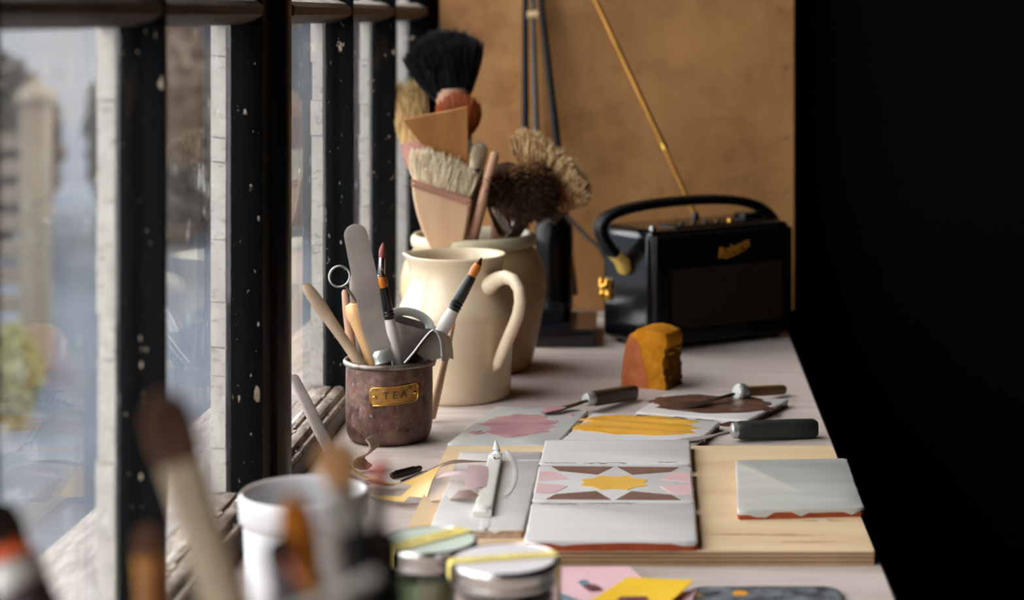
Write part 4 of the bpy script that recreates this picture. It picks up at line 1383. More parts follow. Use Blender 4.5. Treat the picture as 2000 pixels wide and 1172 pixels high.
def plate_mesh(scale, r_in, r_out):
    mb = MB()
    vs, fs = [], []
    for s in cols:
        h = hh(s) * scale
        for (zz, rr) in ((-h, r_out), (h, r_out), (-h, r_in), (h, r_in)):
            vs.append(on_mug(s * (1 - (1 - scale) * 0.35), zz, rr))
    m = len(cols)
    for i in range(m - 1):
        a, b = i * 4, (i + 1) * 4
        fs += [(a, b, b + 1, a + 1), (a + 2, a + 3, b + 3, b + 2), (a, a + 2, b + 2, b), (a + 1, b + 1, b + 3, a + 3)]
    fs += [(0, 1, 3, 2), ((m - 1) * 4, (m - 1) * 4 + 2, (m - 1) * 4 + 3, (m - 1) * 4 + 1)]
    return mb.add(vs, fs)


plate = part('brass_plate', plate_mesh(1.0, RP - 0.001, RP + 0.0008), M['brass'], mug)
outl = [on_mug(s, hh(s), RP + 0.0009) for s in cols] + [on_mug(s, -hh(s), RP + 0.0009) for s in reversed(cols)]
outl.append(outl[0])
part('plate_edge', MB().sweep(outl, 0.0005, n=6, up=(0.2, -1, 0.1)), M['brass_bright'], plate)
tx = text_mb('TEA', 0.0098, depth=0.0001, spacing=1.55)
tx.v = [tuple(on_mug(x + 0.0005, y, RP + 0.00095 + z)) for (x, y, z) in tx.v]
part('lettering', tx, M['stamp'], plate, label='stamped letters TEA')
for s in (-0.0188, 0.0196):
    c = on_mug(s, -0.0005, RP + 0.0009)
    out = Vector((c.x - MC.x, c.y - MC.y, 0)).normalized()
    part('rivet', MB().sweep([c, c + out * 0.0006, c + out * 0.0010], [0.0019, 0.0017, 0.0008], n=14), M['brass_bright'], plate)
# dried residue inside, which the tools stand in
part('residue', MB().lathe([(0, 0.012), (0.039, 0.012), (0.039, 0.006), (0, 0.006)], MC, 32), M['wood_dark'], mug)

GT = 'tools standing in the tin mug'


def in_mug(top, rim, zend=0.013, rmax=0.0365):
    return to_crock(top, rim, zend, rmax, MC)


# wooden modelling tool leaning to the window
a, b = V(600, 562, 1.76), V(698, 702, 1.755)
e = in_mug(a, b)
o = single('modelling_tool', MB().sweep([a + (a - b).normalized() * 0.003 + Vector((-0.001, 0, 0.001)), a, lerp(a, b, 0.08), lerp(a, b, 0.28), lerp(a, b, 0.40), lerp(a, b, 0.7), b, e],
                                        [0.0030, 0.0052, 0.0060, 0.0066, 0.0058, 0.0050, 0.0052, 0.005], [0.002, 0.0028, 0.0032, 0.004, 0.0046, 0.0046, 0.005, 0.005], up=(0.5, -1, 0.5), n=16), M['wood_grey'], e,
           'weathered wooden modelling tool with spoon end leaning towards the window', 'modelling tool', GT)

# pale stick behind it
a, b = V(673, 570, 1.79), V(688, 690, 1.785)
e = in_mug(a, b)
single('modelling_tool', MB().sweep([a + Vector((0, 0, 0.002)), a, lerp(a, b, 0.3), lerp(a, b, 0.8), e], [0.0014, 0.0028, 0.0042, 0.0046, 0.004], [0.001, 0.002, 0.003, 0.0035, 0.0035], n=12, up=(0, 1, 0)), M['wood_pink'], e,
       'narrow pointed wooden tool standing behind the ring tool', 'modelling tool', GT)
a, b = V(690, 540, 1.802), V(702, 690, 1.80)
e = in_mug(a, b)
single('modelling_tool', MB().sweep([a + Vector((0, 0, 0.0015)), a, lerp(a, b, 0.25), lerp(a, b, 0.8), e], [0.0020, 0.0042, 0.0052, 0.0046, 0.004], [0.001, 0.0014, 0.0018, 0.002, 0.002], n=12, up=(0, 1, 0)), M['grey_tool'], e,
       'grey flat-ended tool half hidden behind the steel spatula', 'modelling tool', GT)

# ring tool
rc = V(663, 540, 1.765)
sh1 = V(697, 592, 1.770)
h0, h1 = V(690, 595, 1.768), V(722, 700, 1.762)
o = empty('ring_tool', in_mug(h0, h1), 'steel ring cutter with a turned tan wooden handle', 'ring tool', GT)
ring = [rc + Vector((0.0098 * math.cos(2 * PI * k / 40), 0.0025 * math.sin(2 * PI * k / 40), 0.0096 * math.sin(2 * PI * k / 40))) for k in range(41)]
part('ring', MB().sweep(ring, 0.0010, 0.0030, up=(0.15, -1, 0.2), n=10, p=3), M['steel'], o)
sd = (sh1 - rc).normalized()
part('shaft', MB().sweep([rc + sd * 0.0095, sh1 + sd * 0.002], 0.0013, n=10), M['steel'], o)
hd_ = (h1 - h0).normalized()
part('handle', MB().sweep([h0 - hd_ * 0.002 + Vector((0.001, 0, 0)), h0, h0 + hd_ * 0.004, h0 + hd_ * 0.010, h0 + hd_ * 0.018, h0 + hd_ * 0.030, h0 + hd_ * 0.045, in_mug(h0, h1)],
                          [0.0040, 0.0078, 0.0094, 0.0094, 0.0078, 0.0062, 0.0052, 0.004], n=18), M['wood_tan'], o)

# big steel spatula
a, b = V(690, 438, 1.752), V(745, 692, 1.745)
d_ = (b - a).normalized()
o = empty('spatula', in_mug(a, b), 'long round-ended dull steel spatula standing tallest in the tin mug', 'spatula', GT)
L = (b - a).length
path, W_ = [], []
for k in range(9):
    t = k / 8 * 0.0105
    path.append(a + d_ * t)
    W_.append(max(0.0012, 0.0112 * math.sqrt(max(0, 1 - (1 - t / 0.0105) ** 2))))
for t in (0.3, 0.55, 0.8, 1.0):
    path.append(a + d_ * L * t)
    W_.append(0.0112 + 0.0022 * t - (0.004 if t == 1.0 else 0))
part('blade', MB().sweep(path, W_, 0.0007, up=(0.25, -1, 0.2), n=12, p=4), M['steel_dull'], o)
part('bolster', MB().sweep([b - d_ * 0.004, b - d_ * 0.001, b + d_ * 0.002, b + d_ * 0.005, b + d_ * 0.008, b + d_ * 0.0095], [0.0062, 0.0086, 0.0084, 0.0078, 0.0084, 0.007], [0.003, 0.0055, 0.006, 0.0055, 0.006, 0.005], up=(0.25, -1, 0.2), n=20), M['steel_bright'], o)
part('handle', MB().sweep([b + d_ * 0.009, in_mug(a, b)], [0.0068, 0.006], [0.005, 0.005], up=(0.25, -1, 0.2), n=16), M['wood_mid'], o)


def art_brush(label, tip, rim, Lb, Lf, rb, rf, rh, bm, tipm, fm, hm, vessel=in_mug, group=GT, endp=None):
    e = endp if endp is not None else vessel(tip, rim)
    d = (rim - tip).normalized()
    o = empty('paintbrush', e, label, 'paintbrush', group)
    part('bristles', MB().sweep([tip + d * Lb * 0.34, tip + d * Lb * 0.55, tip + d * Lb * 0.8, tip + d * Lb], [rb * 0.80, rb * 1.02, rb * 1.0, rb * 0.85], n=16), bm, o)
    part('bristle_tip', MB().sweep([tip, tip + d * Lb * 0.08, tip + d * Lb * 0.2, tip + d * Lb * 0.36], [rb * 0.06, rb * 0.28, rb * 0.55, rb * 0.82], n=16), tipm, o)
    q = tip + d * Lb
    part('ferrule', MB().sweep([q - d * 0.001, q + d * Lf * 0.7, q + d * Lf * 0.74, q + d * Lf * 0.78, q + d * Lf * 0.84, q + d * Lf * 0.88, q + d * Lf * 0.94, q + d * Lf],
                               [rf * 0.82, rf, rf * 0.88, rf * 1.05, rf * 0.92, rf * 1.08, rf * 0.95, rf * 1.02], n=18), fm, o)
    q2 = q + d * Lf * 0.98
    part('handle', MB().sweep([q2, q2 + d * 0.012, lerp(q2 + d * 0.012, e, 0.4), e], [rf * 0.95, rh, rh * 0.97, rh * 0.7], n=16), hm, o)
    return o


art_brush('white-handled brush with amber bristles standing against the steel spatula', V(744, 528, 1.744), V(776, 708, 1.756), 0.0175, 0.030, 0.0042, 0.0050, 0.0058, M['synth_orange'], M['synth_tip'], M['black_ferrule'], M['white_lacquer'])
art_brush('white-handled brush with amber bristles leaning across the cream jug', V(941, 503, 1.800), V(832, 704, 1.785), 0.0215, 0.036, 0.0046, 0.0060, 0.0070, M['synth_orange'], M['synth_tip'], M['black_ferrule'], M['white_lacquer'])
art_brush('brush with dusty red bristles and silver ferrule behind the steel spatula', V(748, 474, 1.790), V(738, 640, 1.780), 0.0150, 0.022, 0.0034, 0.0036, 0.0045, M['red_bristle'], M['red_bristle'], M['silver_ferrule'], M['handle_brown'])

# pale stick outside the mug leaning on the cutter
a = V(885, 636, 1.838)
b = V(842, 822, 1.852)
b.z = 0.004
o = empty('wooden_stick', b, 'pale pinkish stick leaning outside the tin mug against the jug', 'stick')
part('handle', MB().sweep([a, lerp(a, b, 0.15), lerp(a, b, 0.4), lerp(a, b, 0.75), b], [0.0018, 0.0028, 0.0036, 0.0046, 0.0048], n=14), M['wood_pale'], o)
part('handle_end', MB().sweep([a + (a - b).normalized() * 0.005, a, lerp(a, b, 0.03)], [0.0012, 0.0022, 0.0022], n=12), M['handle_pink'], o)

# tinplate triangular cutter hanging on the rim
o = empty('cookie_cutter', V(840, 690, 1.765), 'bent tinplate strip cutter with a pointed arch hanging on the mug rim', 'cutter')
arch = [(790, 709), (808, 688), (826, 664), (838, 650), (846, 644), (854, 650), (860, 664), (862, 680), (863, 696)]
rows = []
for (dx, dD, dy) in ((0, 0, 0), (11, 0.030, 2), (22, 0.060, 6)):
    rows.append([V(x + dx * (0.2 if i < 4 else 1.0), y + dy * (0.3 if i < 4 else 1.0), 1.742 + dD) for i, (x, y) in enumerate(arch)])
mbk = MB().sheet(rows, 0.0009)
part('strip', mbk, M['tinplate'], o)
part('rolled_edge', MB().sweep(rows[0], 0.0009, n=8, up=(0, 1, 0)), M['steel_bright'], o)
bp = [V(x + 4, y + 2, 1.765) for x, y in arch[1:]] + [V(838, 706, 1.765)]
nb = len(bp)
bq = [p + Vector((0, 0.0008, 0)) for p in bp]
part('back_plate', MB().add(bp + bq, [tuple(range(nb)), tuple(range(nb, 2 * nb))[::-1]] + [(i, nb + i, nb + (i + 1) % nb, (i + 1) % nb) for i in range(nb)]), M['steel_dull'], o)
part('clip', MB().sweep([V(863, 696, 1.742), V(870, 700, 1.765), V(878, 692, 1.79), V(880, 672, 1.80)], [0.004, 0.0045, 0.0045, 0.004], 0.0006, up=(1, 0, 0), n=10, p=4), M['tinplate'], o)

# round tin cutter with strap handle standing in the mug
o = empty('round_cutter', V(800, 690, 1.80), 'round dark tin cutter with a strap handle inside the mug', 'cutter')
ccn = V(790, 672, 1.800)
nA = 40
rows = []
tl_ = Matrix.Rotation(math.radians(16), 3, 'Y')
for (zz) in (-0.012, 0.006, 0.022):
    rows.append([ccn + tl_ @ Vector((0.034 * math.cos(2 * PI * k / nA), 0.020 * math.sin(2 * PI * k / nA), zz)) for k in range(nA + 1)])
part('ring_wall', MB().sheet(rows, 0.0008), M['tinplate'], o)
hs = [ccn + tl_ @ Vector((0.000 + 0.020 * math.cos(a_), -0.004 + 0.010 * math.sin(a_) * 0.2, 0.022 + 0.010 * math.sin(a_))) for a_ in [PI * k / 14 for k in range(15)]]
part('strap_handle', MB().sweep(hs, 0.0045, 0.0006, up=(0, 1, 0.2), n=10, p=4), M['steel_bright'], o)

# ------------------------------------------------------------------ radio
RF = Vector((-0.009, 2.219, 0.0))
TH = math.radians(33.7)
RW, RDp, RH = 0.216, 0.119, 0.147
MR = Matrix.Translation(RF) @ Matrix.Rotation(TH, 4, 'Z')
radio = empty('radio', MR @ Vector((RW / 2, RDp / 2, 0)), 'black leatherette portable radio with a strap handle and brass clasp', 'radio')


def RD(a, b, z):
    return MR @ Vector((a, b, z))


part('case', MB().box((0, 0.004, 0.004), (RW, RDp, RH)).xf(MR), M['radio_skin'], radio, bevel=0.011, seg=4)
for (a, b) in ((0.02, 0.02), (RW - 0.02, 0.02), (0.02, RDp - 0.02), (RW - 0.02, RDp - 0.02)):
    part('foot', MB().lathe([(0, 0), (0.007, 0), (0.008, 0.005), (0, 0.006)], RD(a, b, 0), 14), M['black_plastic'], radio)
part('front_frame', MB().box((0.004, -0.001, 0.008), (RW - 0.004, 0.006, RH - 0.006)).xf(MR), M['radio_front'], radio, bevel=0.003, seg=3)
gr = part('speaker_grille', MB().box((0.026, -0.0025, 0.026), (RW - 0.022, 0.001, 0.100)).xf(MR), M['grille'], radio, bevel=0.0012)
for zz in (0.0245, 0.1010):
    part('grille_trim', MB().sweep([RD(0.024, -0.002, zz), RD(RW - 0.020, -0.002, zz)], 0.0011, n=8), M['radio_skin'], gr)
for aa in (0.0245, RW - 0.0205):
    part('grille_trim', MB().sweep([RD(aa, -0.002, 0.0245), RD(aa, -0.002, 0.101)], 0.0011, n=8, up=(1, 0, 0)), M['radio_skin'], gr)
tx = text_mb('Roberts', 0.0165, shear=0.35, depth=0.0004, spacing=0.92)
Rt = MR @ Matrix.Translation((0.118, -0.0018, 0.1195)) @ Matrix.Rotation(PI / 2, 4, 'X') @ Matrix.Rotation(math.radians(14), 4, 'Z')
tx.xf(Rt)
part('badge_lettering', tx, M['gold_print'], radio, label='slanting gold badge lettering')
part('badge_flourish', MB().sweep([RD(0.098, -0.0015, 0.110), RD(0.106, -0.0015, 0.1085), RD(0.120, -0.0015, 0.1115), RD(0.138, -0.0015, 0.117)], [0.0004, 0.0009, 0.0008, 0.0003], n=8), M['gold_print'], radio)
# control strip on top
part('control_panel', MB().box((0.045, 0.020, RH - 0.002), (RW - 0.03, 0.060, RH + 0.0016)).xf(MR), M['radio_front'], radio, bevel=0.001)
for k, aa in enumerate((0.062, 0.080, 0.098, 0.116, 0.136)):
    part('control_knob', MB().lathe([(0, 0), (0.0032, 0), (0.0034, 0.003), (0.0026, 0.0045), (0, 0.005)], RD(aa, 0.030, RH + 0.001), 16), M['brass_bright'] if k == 4 else M['black_plastic'], radio)
part('control_knob', MB().lathe([(0, 0), (0.0042, 0), (0.0044, 0.004), (0.003, 0.006), (0, 0.0064)], RD(0.010, 0.016, RH - 0.001), 16), M['chrome'], radio)
# strap handle
bm = RDp / 2
hp_ = [(-0.001, 0.101), (-0.014, 0.113), (-0.026, 0.125), (-0.035, 0.139), (-0.0365, 0.151), (-0.028, 0.161), (-0.008, 0.168), (0.030, 0.173), (0.075, 0.175), (0.125, 0.1745), (0.165, 0.171), (0.195, 0.164), (0.214, 0.154), (0.226, 0.142), (0.231, 0.128), (0.226, 0.112), (0.2175, 0.101)]
hs = []
for i in range(len(hp_) - 1):
    for k in range(4):
        t = k / 4
        P = [Vector(hp_[max(0, min(len(hp_) - 1, i + q))]) for q in (-1, 0, 1, 2)]
        w = 0.5 * ((2 * P[1]) + (P[2] - P[0]) * t + (2 * P[0] - 5 * P[1] + 4 * P[2] - P[3]) * t * t + (3 * P[1] - P[0] - 3 * P[2] + P[3]) * t ** 3)
        hs.append(RD(w.x, bm, w.y))
hs.append(RD(hp_[-1][0], bm, hp_[-1][1]))
dv = RD(0, 1, 0) - RD(0, 0, 0)
strap = part('strap_handle', MB().sweep(hs, 0.0062, 0.0098, up=dv, n=14, p=3.2), M['strap'], radio)
for sgn in (-1, 1):
    part('strap_stitching', MB().sweep([p + dv * (0.0070 * sgn) for p in hs[:18]], 0.0066, 0.0010, up=dv, n=8), M['strap_side'], strap)
tipa = RD(-0.0005, bm, 0.100)
for (s0, s1, s2, ap) in ((( -0.0165, 0.1155), (-0.006, 0.1055), (-0.002, 0.093), -0.0045), ((0.2285, 0.117), (0.2235, 0.108), (0.2185, 0.095), 0.2205)):
    part('strap_end', MB().sweep([RD(s0[0], bm, s0[1]), RD(s1[0], bm, s1[1]), RD(s2[0], bm, s2[1]), RD(s2[0] + 0.0005, bm, s2[1] - 0.004)], [0.0070, 0.0072, 0.0066, 0.0030], [0.0125, 0.0130, 0.0105, 0.005], up=dv, n=16, p=2.8), M['gold_leather'], strap)
part('strap_pivot', MB().sweep([RD(0.001, bm, 0.097), RD(-0.004, bm, 0.097)], [0.006, 0.005], n=16, up=(0, 0, 1)), M['black_plastic'], radio)
# top cleat under the strap
part('top_cleat', MB().box((0.170, bm - 0.014, RH - 0.002), (0.200, bm + 0.010, RH + 0.008)).xf(MR), M['radio_skin'], radio, bevel=0.002)
# brass clasp on the side
cl = part('clasp', MB().box((-0.0022, 0.094, 0.052), (0.0008, 0.1165, 0.079)).xf(MR), M['brass_bright'], radio, bevel=0.001)
for bb2 in (0.0985, 0.112):
    part('clasp_barrel', MB().sweep([RD(-0.0028, bb2, 0.0525), RD(-0.0034, bb2, 0.060), RD(-0.0034, bb2, 0.072), RD(-0.0028, bb2, 0.0790)], [0.0026, 0.0036, 0.0036, 0.0030], n=12), M['brass_bright'], cl)
part('clasp_hook', MB().sweep([RD(-0.005, 0.098, 0.072), RD(-0.0075, 0.104, 0.069), RD(-0.006, 0.113, 0.070)], [0.0022, 0.0030, 0.0022], n=12), M['brass_bright'], cl)
# aerial
a0 = RD(0.135, 0.105, RH - 0.001)
aj = V(1297, 287, 2.42)
at_ = V(1120, -90, 2.50)
part('aerial_base', MB().lathe([(0, 0), (0.005, 0), (0.005, 0.005), (0.003, 0.008), (0, 0.008)], a0, 14), M['black_plastic'], radio)
a0 = V(1362, 432, 2.385)
aer = part('aerial', MB().sweep([a0, aj], [0.0032, 0.0030], n=12), M['antenna'], radio)
part('aerial_section', MB().sweep([aj, lerp(aj, at_, 0.5), at_], [0.0040, 0.0036, 0.0030], n=12), M['antenna'], aer)
part('aerial_joint', MB().sweep([lerp(a0, aj, 0.96), lerp(aj, at_, 0.015)], [0.0042, 0.0042], n=12), M['brass_bright'], aer)

# ------------------------------------------------------------------ dark things against the panel
GR = 'black rods leaning on the plywood panel'
tops = [((1026, -60), (1026, 470), 0.0052, 'pole_black', 'thin black rod standing closest to the window against the panel'),
        ((1038, -60), (1054, 470), 0.0042, 'pole_grey', 'dark grey rod in the middle of three leaning rods'),
        ((1050, -60), (1103, 410), 0.0050, 'pole_black', 'black rod slanting away below the pale wooden collar')]
JB = V(1078, 610, 2.47)
JB.z = 0.0
for (t_, b_, rr, mt, lb) in tops:
    a, b = V(t_[0], t_[1], 2.53), V(b_[0], b_[1], 2.50)
    e = lerp(a, b, (a.z - 0.03) / (a.z - b.z))
    single('rod', MB().sweep([a, lerp(a, e, 0.5), e], [rr * 0.8, rr, rr], n=12), M[mt], e, lb, 'rod', GR)
c0, c1 = V(1030, 30, 2.528), V(1052, 28, 2.528)
single('wooden_collar', MB().sweep([c0 + Vector((0, -0.006, 0)), c1 + Vector((0, -0.006, 0))], [0.004, 0.004], [0.0055, 0.0055], n=14), M['wood_collar'], c0, 'small pale wooden collar joining the black rods', 'collar')

# dark bottle jar behind the crock
bj = empty('dark_bottle', V(1085, 600, 2.40) * 1.0, 'tall black glass bottle with a bright highlight behind the crock', 'bottle')
c = V(1082, 600, 2.40)
c = Vector((c.x, 2.40, 0.022))
part('bottle_body', MB().lathe([(0, 0), (0.022, 0), (0.0245, 0.003), (0.025, 0.09), (0.0245, 0.112), (0.018, 0.122), (0.012, 0.127), (0.011, 0.134), (0, 0.134)], c, 36), M['dark_glass'], bj)
part('cap', MB().lathe([(0, 0.133), (0.0125, 0.133), (0.0125, 0.146), (0.011, 0.148), (0, 0.148)], c, 28), M['black_plastic'], bj)

# stacked dark boxes
b1 = empty('box', V(1115, 690, 2.25), 'long navy black box lying lower beside the radio', 'box', 'dark boxes between crock and radio')
def obox(c, w, d, h, z0, rot):
    return MB().box((-w / 2, -d / 2, z0), (w / 2, d / 2, z0 + h)).xf(rz((c[0], c[1], 0), rot))
cb = T(1112, 683, 0.0)
part('box_base', obox((-0.122, 2.335), 0.080, 0.14, 0.0165, 0.0, 0.02), M['slate_box'], b1, bevel=0.0015)
part('lid', obox((-0.122, 2.335), 0.082, 0.142, 0.005, 0.0166, 0.02), M['slate_box'], b1, bevel=0.0012)
b2 = empty('box', V(1085, 650, 2.35), 'small navy black box stacked on top of the long one', 'box', 'dark boxes between crock and radio')
part('box_base', obox((-0.146, 2.345), 0.045, 0.06, 0.012, 0.0217, 0.04), M['slate_box'], b2, bevel=0.0012)
part('lid', obox((-0.146, 2.345), 0.046, 0.061, 0.005, 0.0338, 0.04), M['slate_box'], b2, bevel=0.0012)

# cable drooping to the radio
cab = [V(1088, 405, 2.46), V(1105, 418, 2.46), V(1128, 444, 2.45), V(1150, 466, 2.44), V(1172, 484, 2.42), V(1190, 520, 2.40), V(1192, 600, 2.385)]
single('cable', MB().sweep(cab, 0.0026, n=8), M['cable'], cab[-1], 'thin black cable drooping down behind the radio', 'cable')

# ------------------------------------------------------------------ window ledge tools and bench clutter
a, b = V(574, 738, 1.715), V(654, 905, 1.668)
b.z = 0.004
single('scraping_rib', MB().sweep([a + (a - b).normalized() * 0.003, a, lerp(a, b, 0.25), lerp(a, b, 0.6), b], [0.0036, 0.0050, 0.0058, 0.0062, 0.0056], [0.001, 0.0016, 0.0020, 0.0022, 0.002], up=(0.6, -0.8, 0.5), n=14, p=3), M['grey_tool'], b,
       'grey flat wooden rib leaning over the window rail', 'rib tool')

# clay curl
cp = [(723, 917), (712, 915), (702, 909), (700, 900), (708, 892), (720, 888), (729, 882), (732, 873), (727, 865), (718, 860)]
ctr = [V(x, y, 1.652) for x, y in cp]
for p in ctr:
    p.z = max(0.0022, p.z + 0.001)
wv = [0.4, 0.7, 0.95, 1.0, 1.0, 1.0, 0.95, 0.85, 0.65, 0.4]
rows = []
for k in range(4):
    t = (k / 3 - 0.5)
    rows.append([p + Vector((0.007, 0.016, 0.004)) * t * w + Vector((0, 0, 0.001)) for p, w in zip(ctr, wv)])
single('clay_curl', MB().sheet(rows, 0.0024), M['clay_curl'], (ctr[0].x, ctr[0].y, 0.0),
       'dry curled strip of clay in front of the tin mug', 'clay curl', sharp=70, bevel=0.0005)

# pen
a, b = T(764, 929, 0.0030), T(823, 914, 0.0030)
o = empty('pen', (a.x, a.y, 0), 'short black pen cap lying between the mug and the board', 'pen')
d_ = (b - a).normalized()
part('pen_cap', MB().sweep([a, a + d_ * 0.002, lerp(a, b, 0.6), b - d_ * 0.002, b], [0.002, 0.0028, 0.0028, 0.0026, 0.0014], n=16), M['black_plastic'], o)
part('clip', MB().sweep([lerp(a, b, 0.12) + Vector((0, 0, 0.0031)), lerp(a, b, 0.75) + Vector((0, 0, 0.0029))], 0.0009, 0.0005, n=8), M['black_plastic'], o)


# small stick next to the pen
a, b = T(784, 940, 0.0022), T(834, 921, 0.0022)
single('thin_stick', MB().sweep([a, b], [0.0012, 0.0014], n=8), M['wood_dark'], a, 'thin dark stick lying parallel to the pen cap', 'stick')

# clear film stencil with printed shapes, curling over board and tile
topE = [(676, 905, 0.014), (705, 926, 0.010), (740, 938, 0.006), (775, 944, 0.004), (812, 930, 0.009), (850, 912, 0.018), (885, 899, 0.026), (925, 900, 0.026), (962, 902, 0.0235)]
botE = [(668, 950, 0.012), (700, 962, 0.008), (735, 976, 0.004), (775, 983, 0.003), (815, 984, 0.006), (855, 979, 0.014), (895, 976, 0.022), (930, 972, 0.0245), (960, 966, 0.0230)]


def crv(P, t):
    f = t * (len(P) - 1)
    i = min(int(f), len(P) - 2)
    q = f - i
    A = [np.array(P[max(0, min(len(P) - 1, i + k))], float) for k in (-1, 0, 1, 2)]
    return 0.5 * ((2 * A[1]) + (A[2] - A[0]) * q + (2 * A[0] - 5 * A[1] + 4 * A[2] - A[3]) * q * q + (3 * A[1] - A[0] - 3 * A[2] + A[3]) * q ** 3)


def film_pt(u, v, off=0.0):
    a, b = crv(botE, u), crv(topE, u)
    A, B = T(*a), T(*b)
    p = lerp(A, B, v)
    p.z += 0.0035 * math.sin(PI * v) * (0.35 + 0.65 * math.sin(PI * u)) + off
    return p


o = empty('stencil_film', film_pt(0.4, 0.5), 'clear curling stencil film printed with the star pattern beside the board', 'stencil')
part('film', MB().sheet([[film_pt(k / 48, j / 8) for k in range(49)] for j in range(9)], 0.0003), M['film'], o)


for (nm_, vv_) in (('film_edge', 0.995), ('film_edge', 0.005)):
    part(nm_, MB().sweep([film_pt(k / 40, vv_) for k in range(41)], 0.0007, 0.0004, n=6), M['film_brown'], o)


def film_print(name, quad, mat, nu=10, nv=4):
    """patch between four (u, v) corners, laid on the film"""
    g = []
    for j in range(nv + 1):
        row = []
        for k in range(nu + 1):
            s, t = k / nu, j / nv
            u = (quad[0][0] * (1 - s) + quad[1][0] * s) * (1 - t) + (quad[3][0] * (1 - s) + quad[2][0] * s) * t
            v = (quad[0][1] * (1 - s) + quad[1][1] * s) * (1 - t) + (quad[3][1] * (1 - s) + quad[2][1] * s) * t
            row.append(film_pt(u, v, 0.0004))
        g.append(row)
    part(name, MB().sheet(g, 0.0002), mat, o)


film_print('printed_star', [(0.40, 0.22), (0.56, 0.10), (0.60, 0.50), (0.47, 0.50)], M['film_yellow'])
film_print('printed_star', [(0.47, 0.50), (0.60, 0.50), (0.66, 0.92), (0.40, 0.86)], M['film_yellow'])
film_print('printed_star', [(0.10, 0.84), (0.34, 0.80), (0.42, 0.97), (0.06, 0.97)], M['film_yellow'])
film_print('printed_star', [(0.20, 0.06), (0.42, 0.04), (0.46, 0.22), (0.30, 0.18)], M['film_yellow'])
film_print('printed_petal', [(0.62, 0.52), (0.88, 0.50), (0.90, 0.64), (0.66, 0.60)], M['film_pink'])
film_print('printed_petal', [(0.80, 0.22), (0.95, 0.20), (0.97, 0.80), (0.84, 0.84)], M['film_pink'])
film_print('printed_triangle', [(0.66, 0.88), (0.76, 0.86), (0.94, 0.97), (0.70, 0.985)], M['film_brown'])
film_print('printed_triangle', [(0.70, 0.02), (0.90, 0.02), (0.84, 0.16), (0.76, 0.16)], M['film_brown'])
film_print('printed_triangle', [(0.16, 0.60), (0.30, 0.56), (0.36, 0.76), (0.20, 0.80)], M['film_brown'])
film_print('printed_triangle', [(0.02, 0.40), (0.16, 0.36), (0.22, 0.52), (0.06, 0.60)], M['film_brown'])

# ------------------------------------------------------------------ tub, jars
tubc = Vector(((594 - PPX) * 1.19 / FPX, 1.19, 0.0))
tub = empty('plastic_tub', tubc, 'white plastic tub with a thick rim standing near the window', 'tub')
part('tub_body', MB().lathe([(0, 0.0), (0.0345, 0.0), (0.0355, 0.002), (0.0385, 0.083), (0.0372, 0.085), (0.0345, 0.004), (0, 0.004)], tubc, 56), M['plastic_white'], tub, sharp=60)
part('rim', MB().lathe([(0.0372, 0.083), (0.0395, 0.0825), (0.0412, 0.085), (0.0416, 0.096), (0.0412, 0.0995), (0.0398, 0.1015), (0.0383, 0.100), (0.0374, 0.094), (0.0372, 0.083)], tubc, 56), M['plastic_white'], tub, sharp=80)


def jar(c, R, H, content, labelmat, label, ang, ink, tape_w=0.0075, tail=0.5):
    o = empty('glass_jar', c, label, 'jar')
    part('glass', MB().lathe([(0, 0.0), (R * 0.86, 0.0), (R * 0.93, 0.003), (R * 0.94, 0.008), (R * 0.94, H - 0.020), (R * 0.90, H - 0.014), (R * 0.90, H - 0.004), (R * 0.86, H - 0.004), (R * 0.86, H - 0.016), (R * 0.89, H - 0.022), (R * 0.89, 0.008), (R * 0.8, 0.004), (0, 0.004)], c, 48), M['jar_glass'], o)
    part('contents', MB().lathe([(0, 0.0045), (R * 0.79, 0.0045), (R * 0.885, 0.009), (R * 0.885, H - 0.0215), (R * 0.80, H - 0.020), (0, H - 0.020)], c, 40), content, o)
    lid = part('lid', MB().lathe([(R * 0.91, H - 0.0140), (R * 0.975, H - 0.0140), (R * 0.985, H - 0.0125), (R * 0.97, H - 0.0105), (R * 0.97, H - 0.0085), (R * 0.985, H - 0.0072), (R * 0.985, H - 0.0025), (R * 0.97, H - 0.0006), (R * 0.955, H), (R * 0.94, H - 0.0007), (0, H - 0.0008), (0, H - 0.003), (R * 0.91, H - 0.003)], c, 64), M['lid_metal'], o, sharp=30)
    part('lid_label', MB().lathe([(0, H - 0.0003), (R * 0.91, H - 0.0003), (R * 0.91, H - 0.0010), (0, H - 0.0010)], c, 48), labelmat, lid)
    # tape across the lid and down over its edge
    dx = Vector((math.cos(ang), math.sin(ang), 0))
    dy = Vector((-dx.y, dx.x, 0))
    path = []
    Rt = R * 0.99
    path.append(c + dx * (-Rt - 0.0004) + Vector((0, 0, H - 0.010)))
    path.append(c + dx * (-Rt - 0.0004) + Vector((0, 0, H - 0.002)))
    for t in (-0.97, -0.6, -0.2, 0.2, 0.6, 0.97):
        path.append(c + dx * (Rt * t) + Vector((0, 0, H + 0.0006)))
    path.append(c + dx * (Rt + 0.0004) + Vector((0, 0, H - 0.002)))
    path.append(c + dx * (Rt + 0.0004) + Vector((0, 0, H - 0.010 - 0.02 * tail)))
    g = [[p + dy * s for p in path] for s in (-tape_w, 0.0, tape_w)]
    tp_ = part('tape', MB().sheet(g, 0.0003), M['tape'], lid)
    rr = random.Random(int(R * 1e5))
    # pencilled scrawl
    for (s0, s1) in ((-0.60, -0.12), (0.08, 0.62)):
        ln = []
        for k in range(40):
            t = s0 + (s1 - s0) * k / 39
            ln.append(c + dx * (R * t) + dy * (0.0008 * math.sin(k * 1.9) + rr.uniform(-0.0006, 0.0006)) + Vector((0, 0, H + 0.00085)))
        part('pencil_writing', MB().sweep(ln, 0.00035, 0.0001, n=5), ink, tp_)
    return o


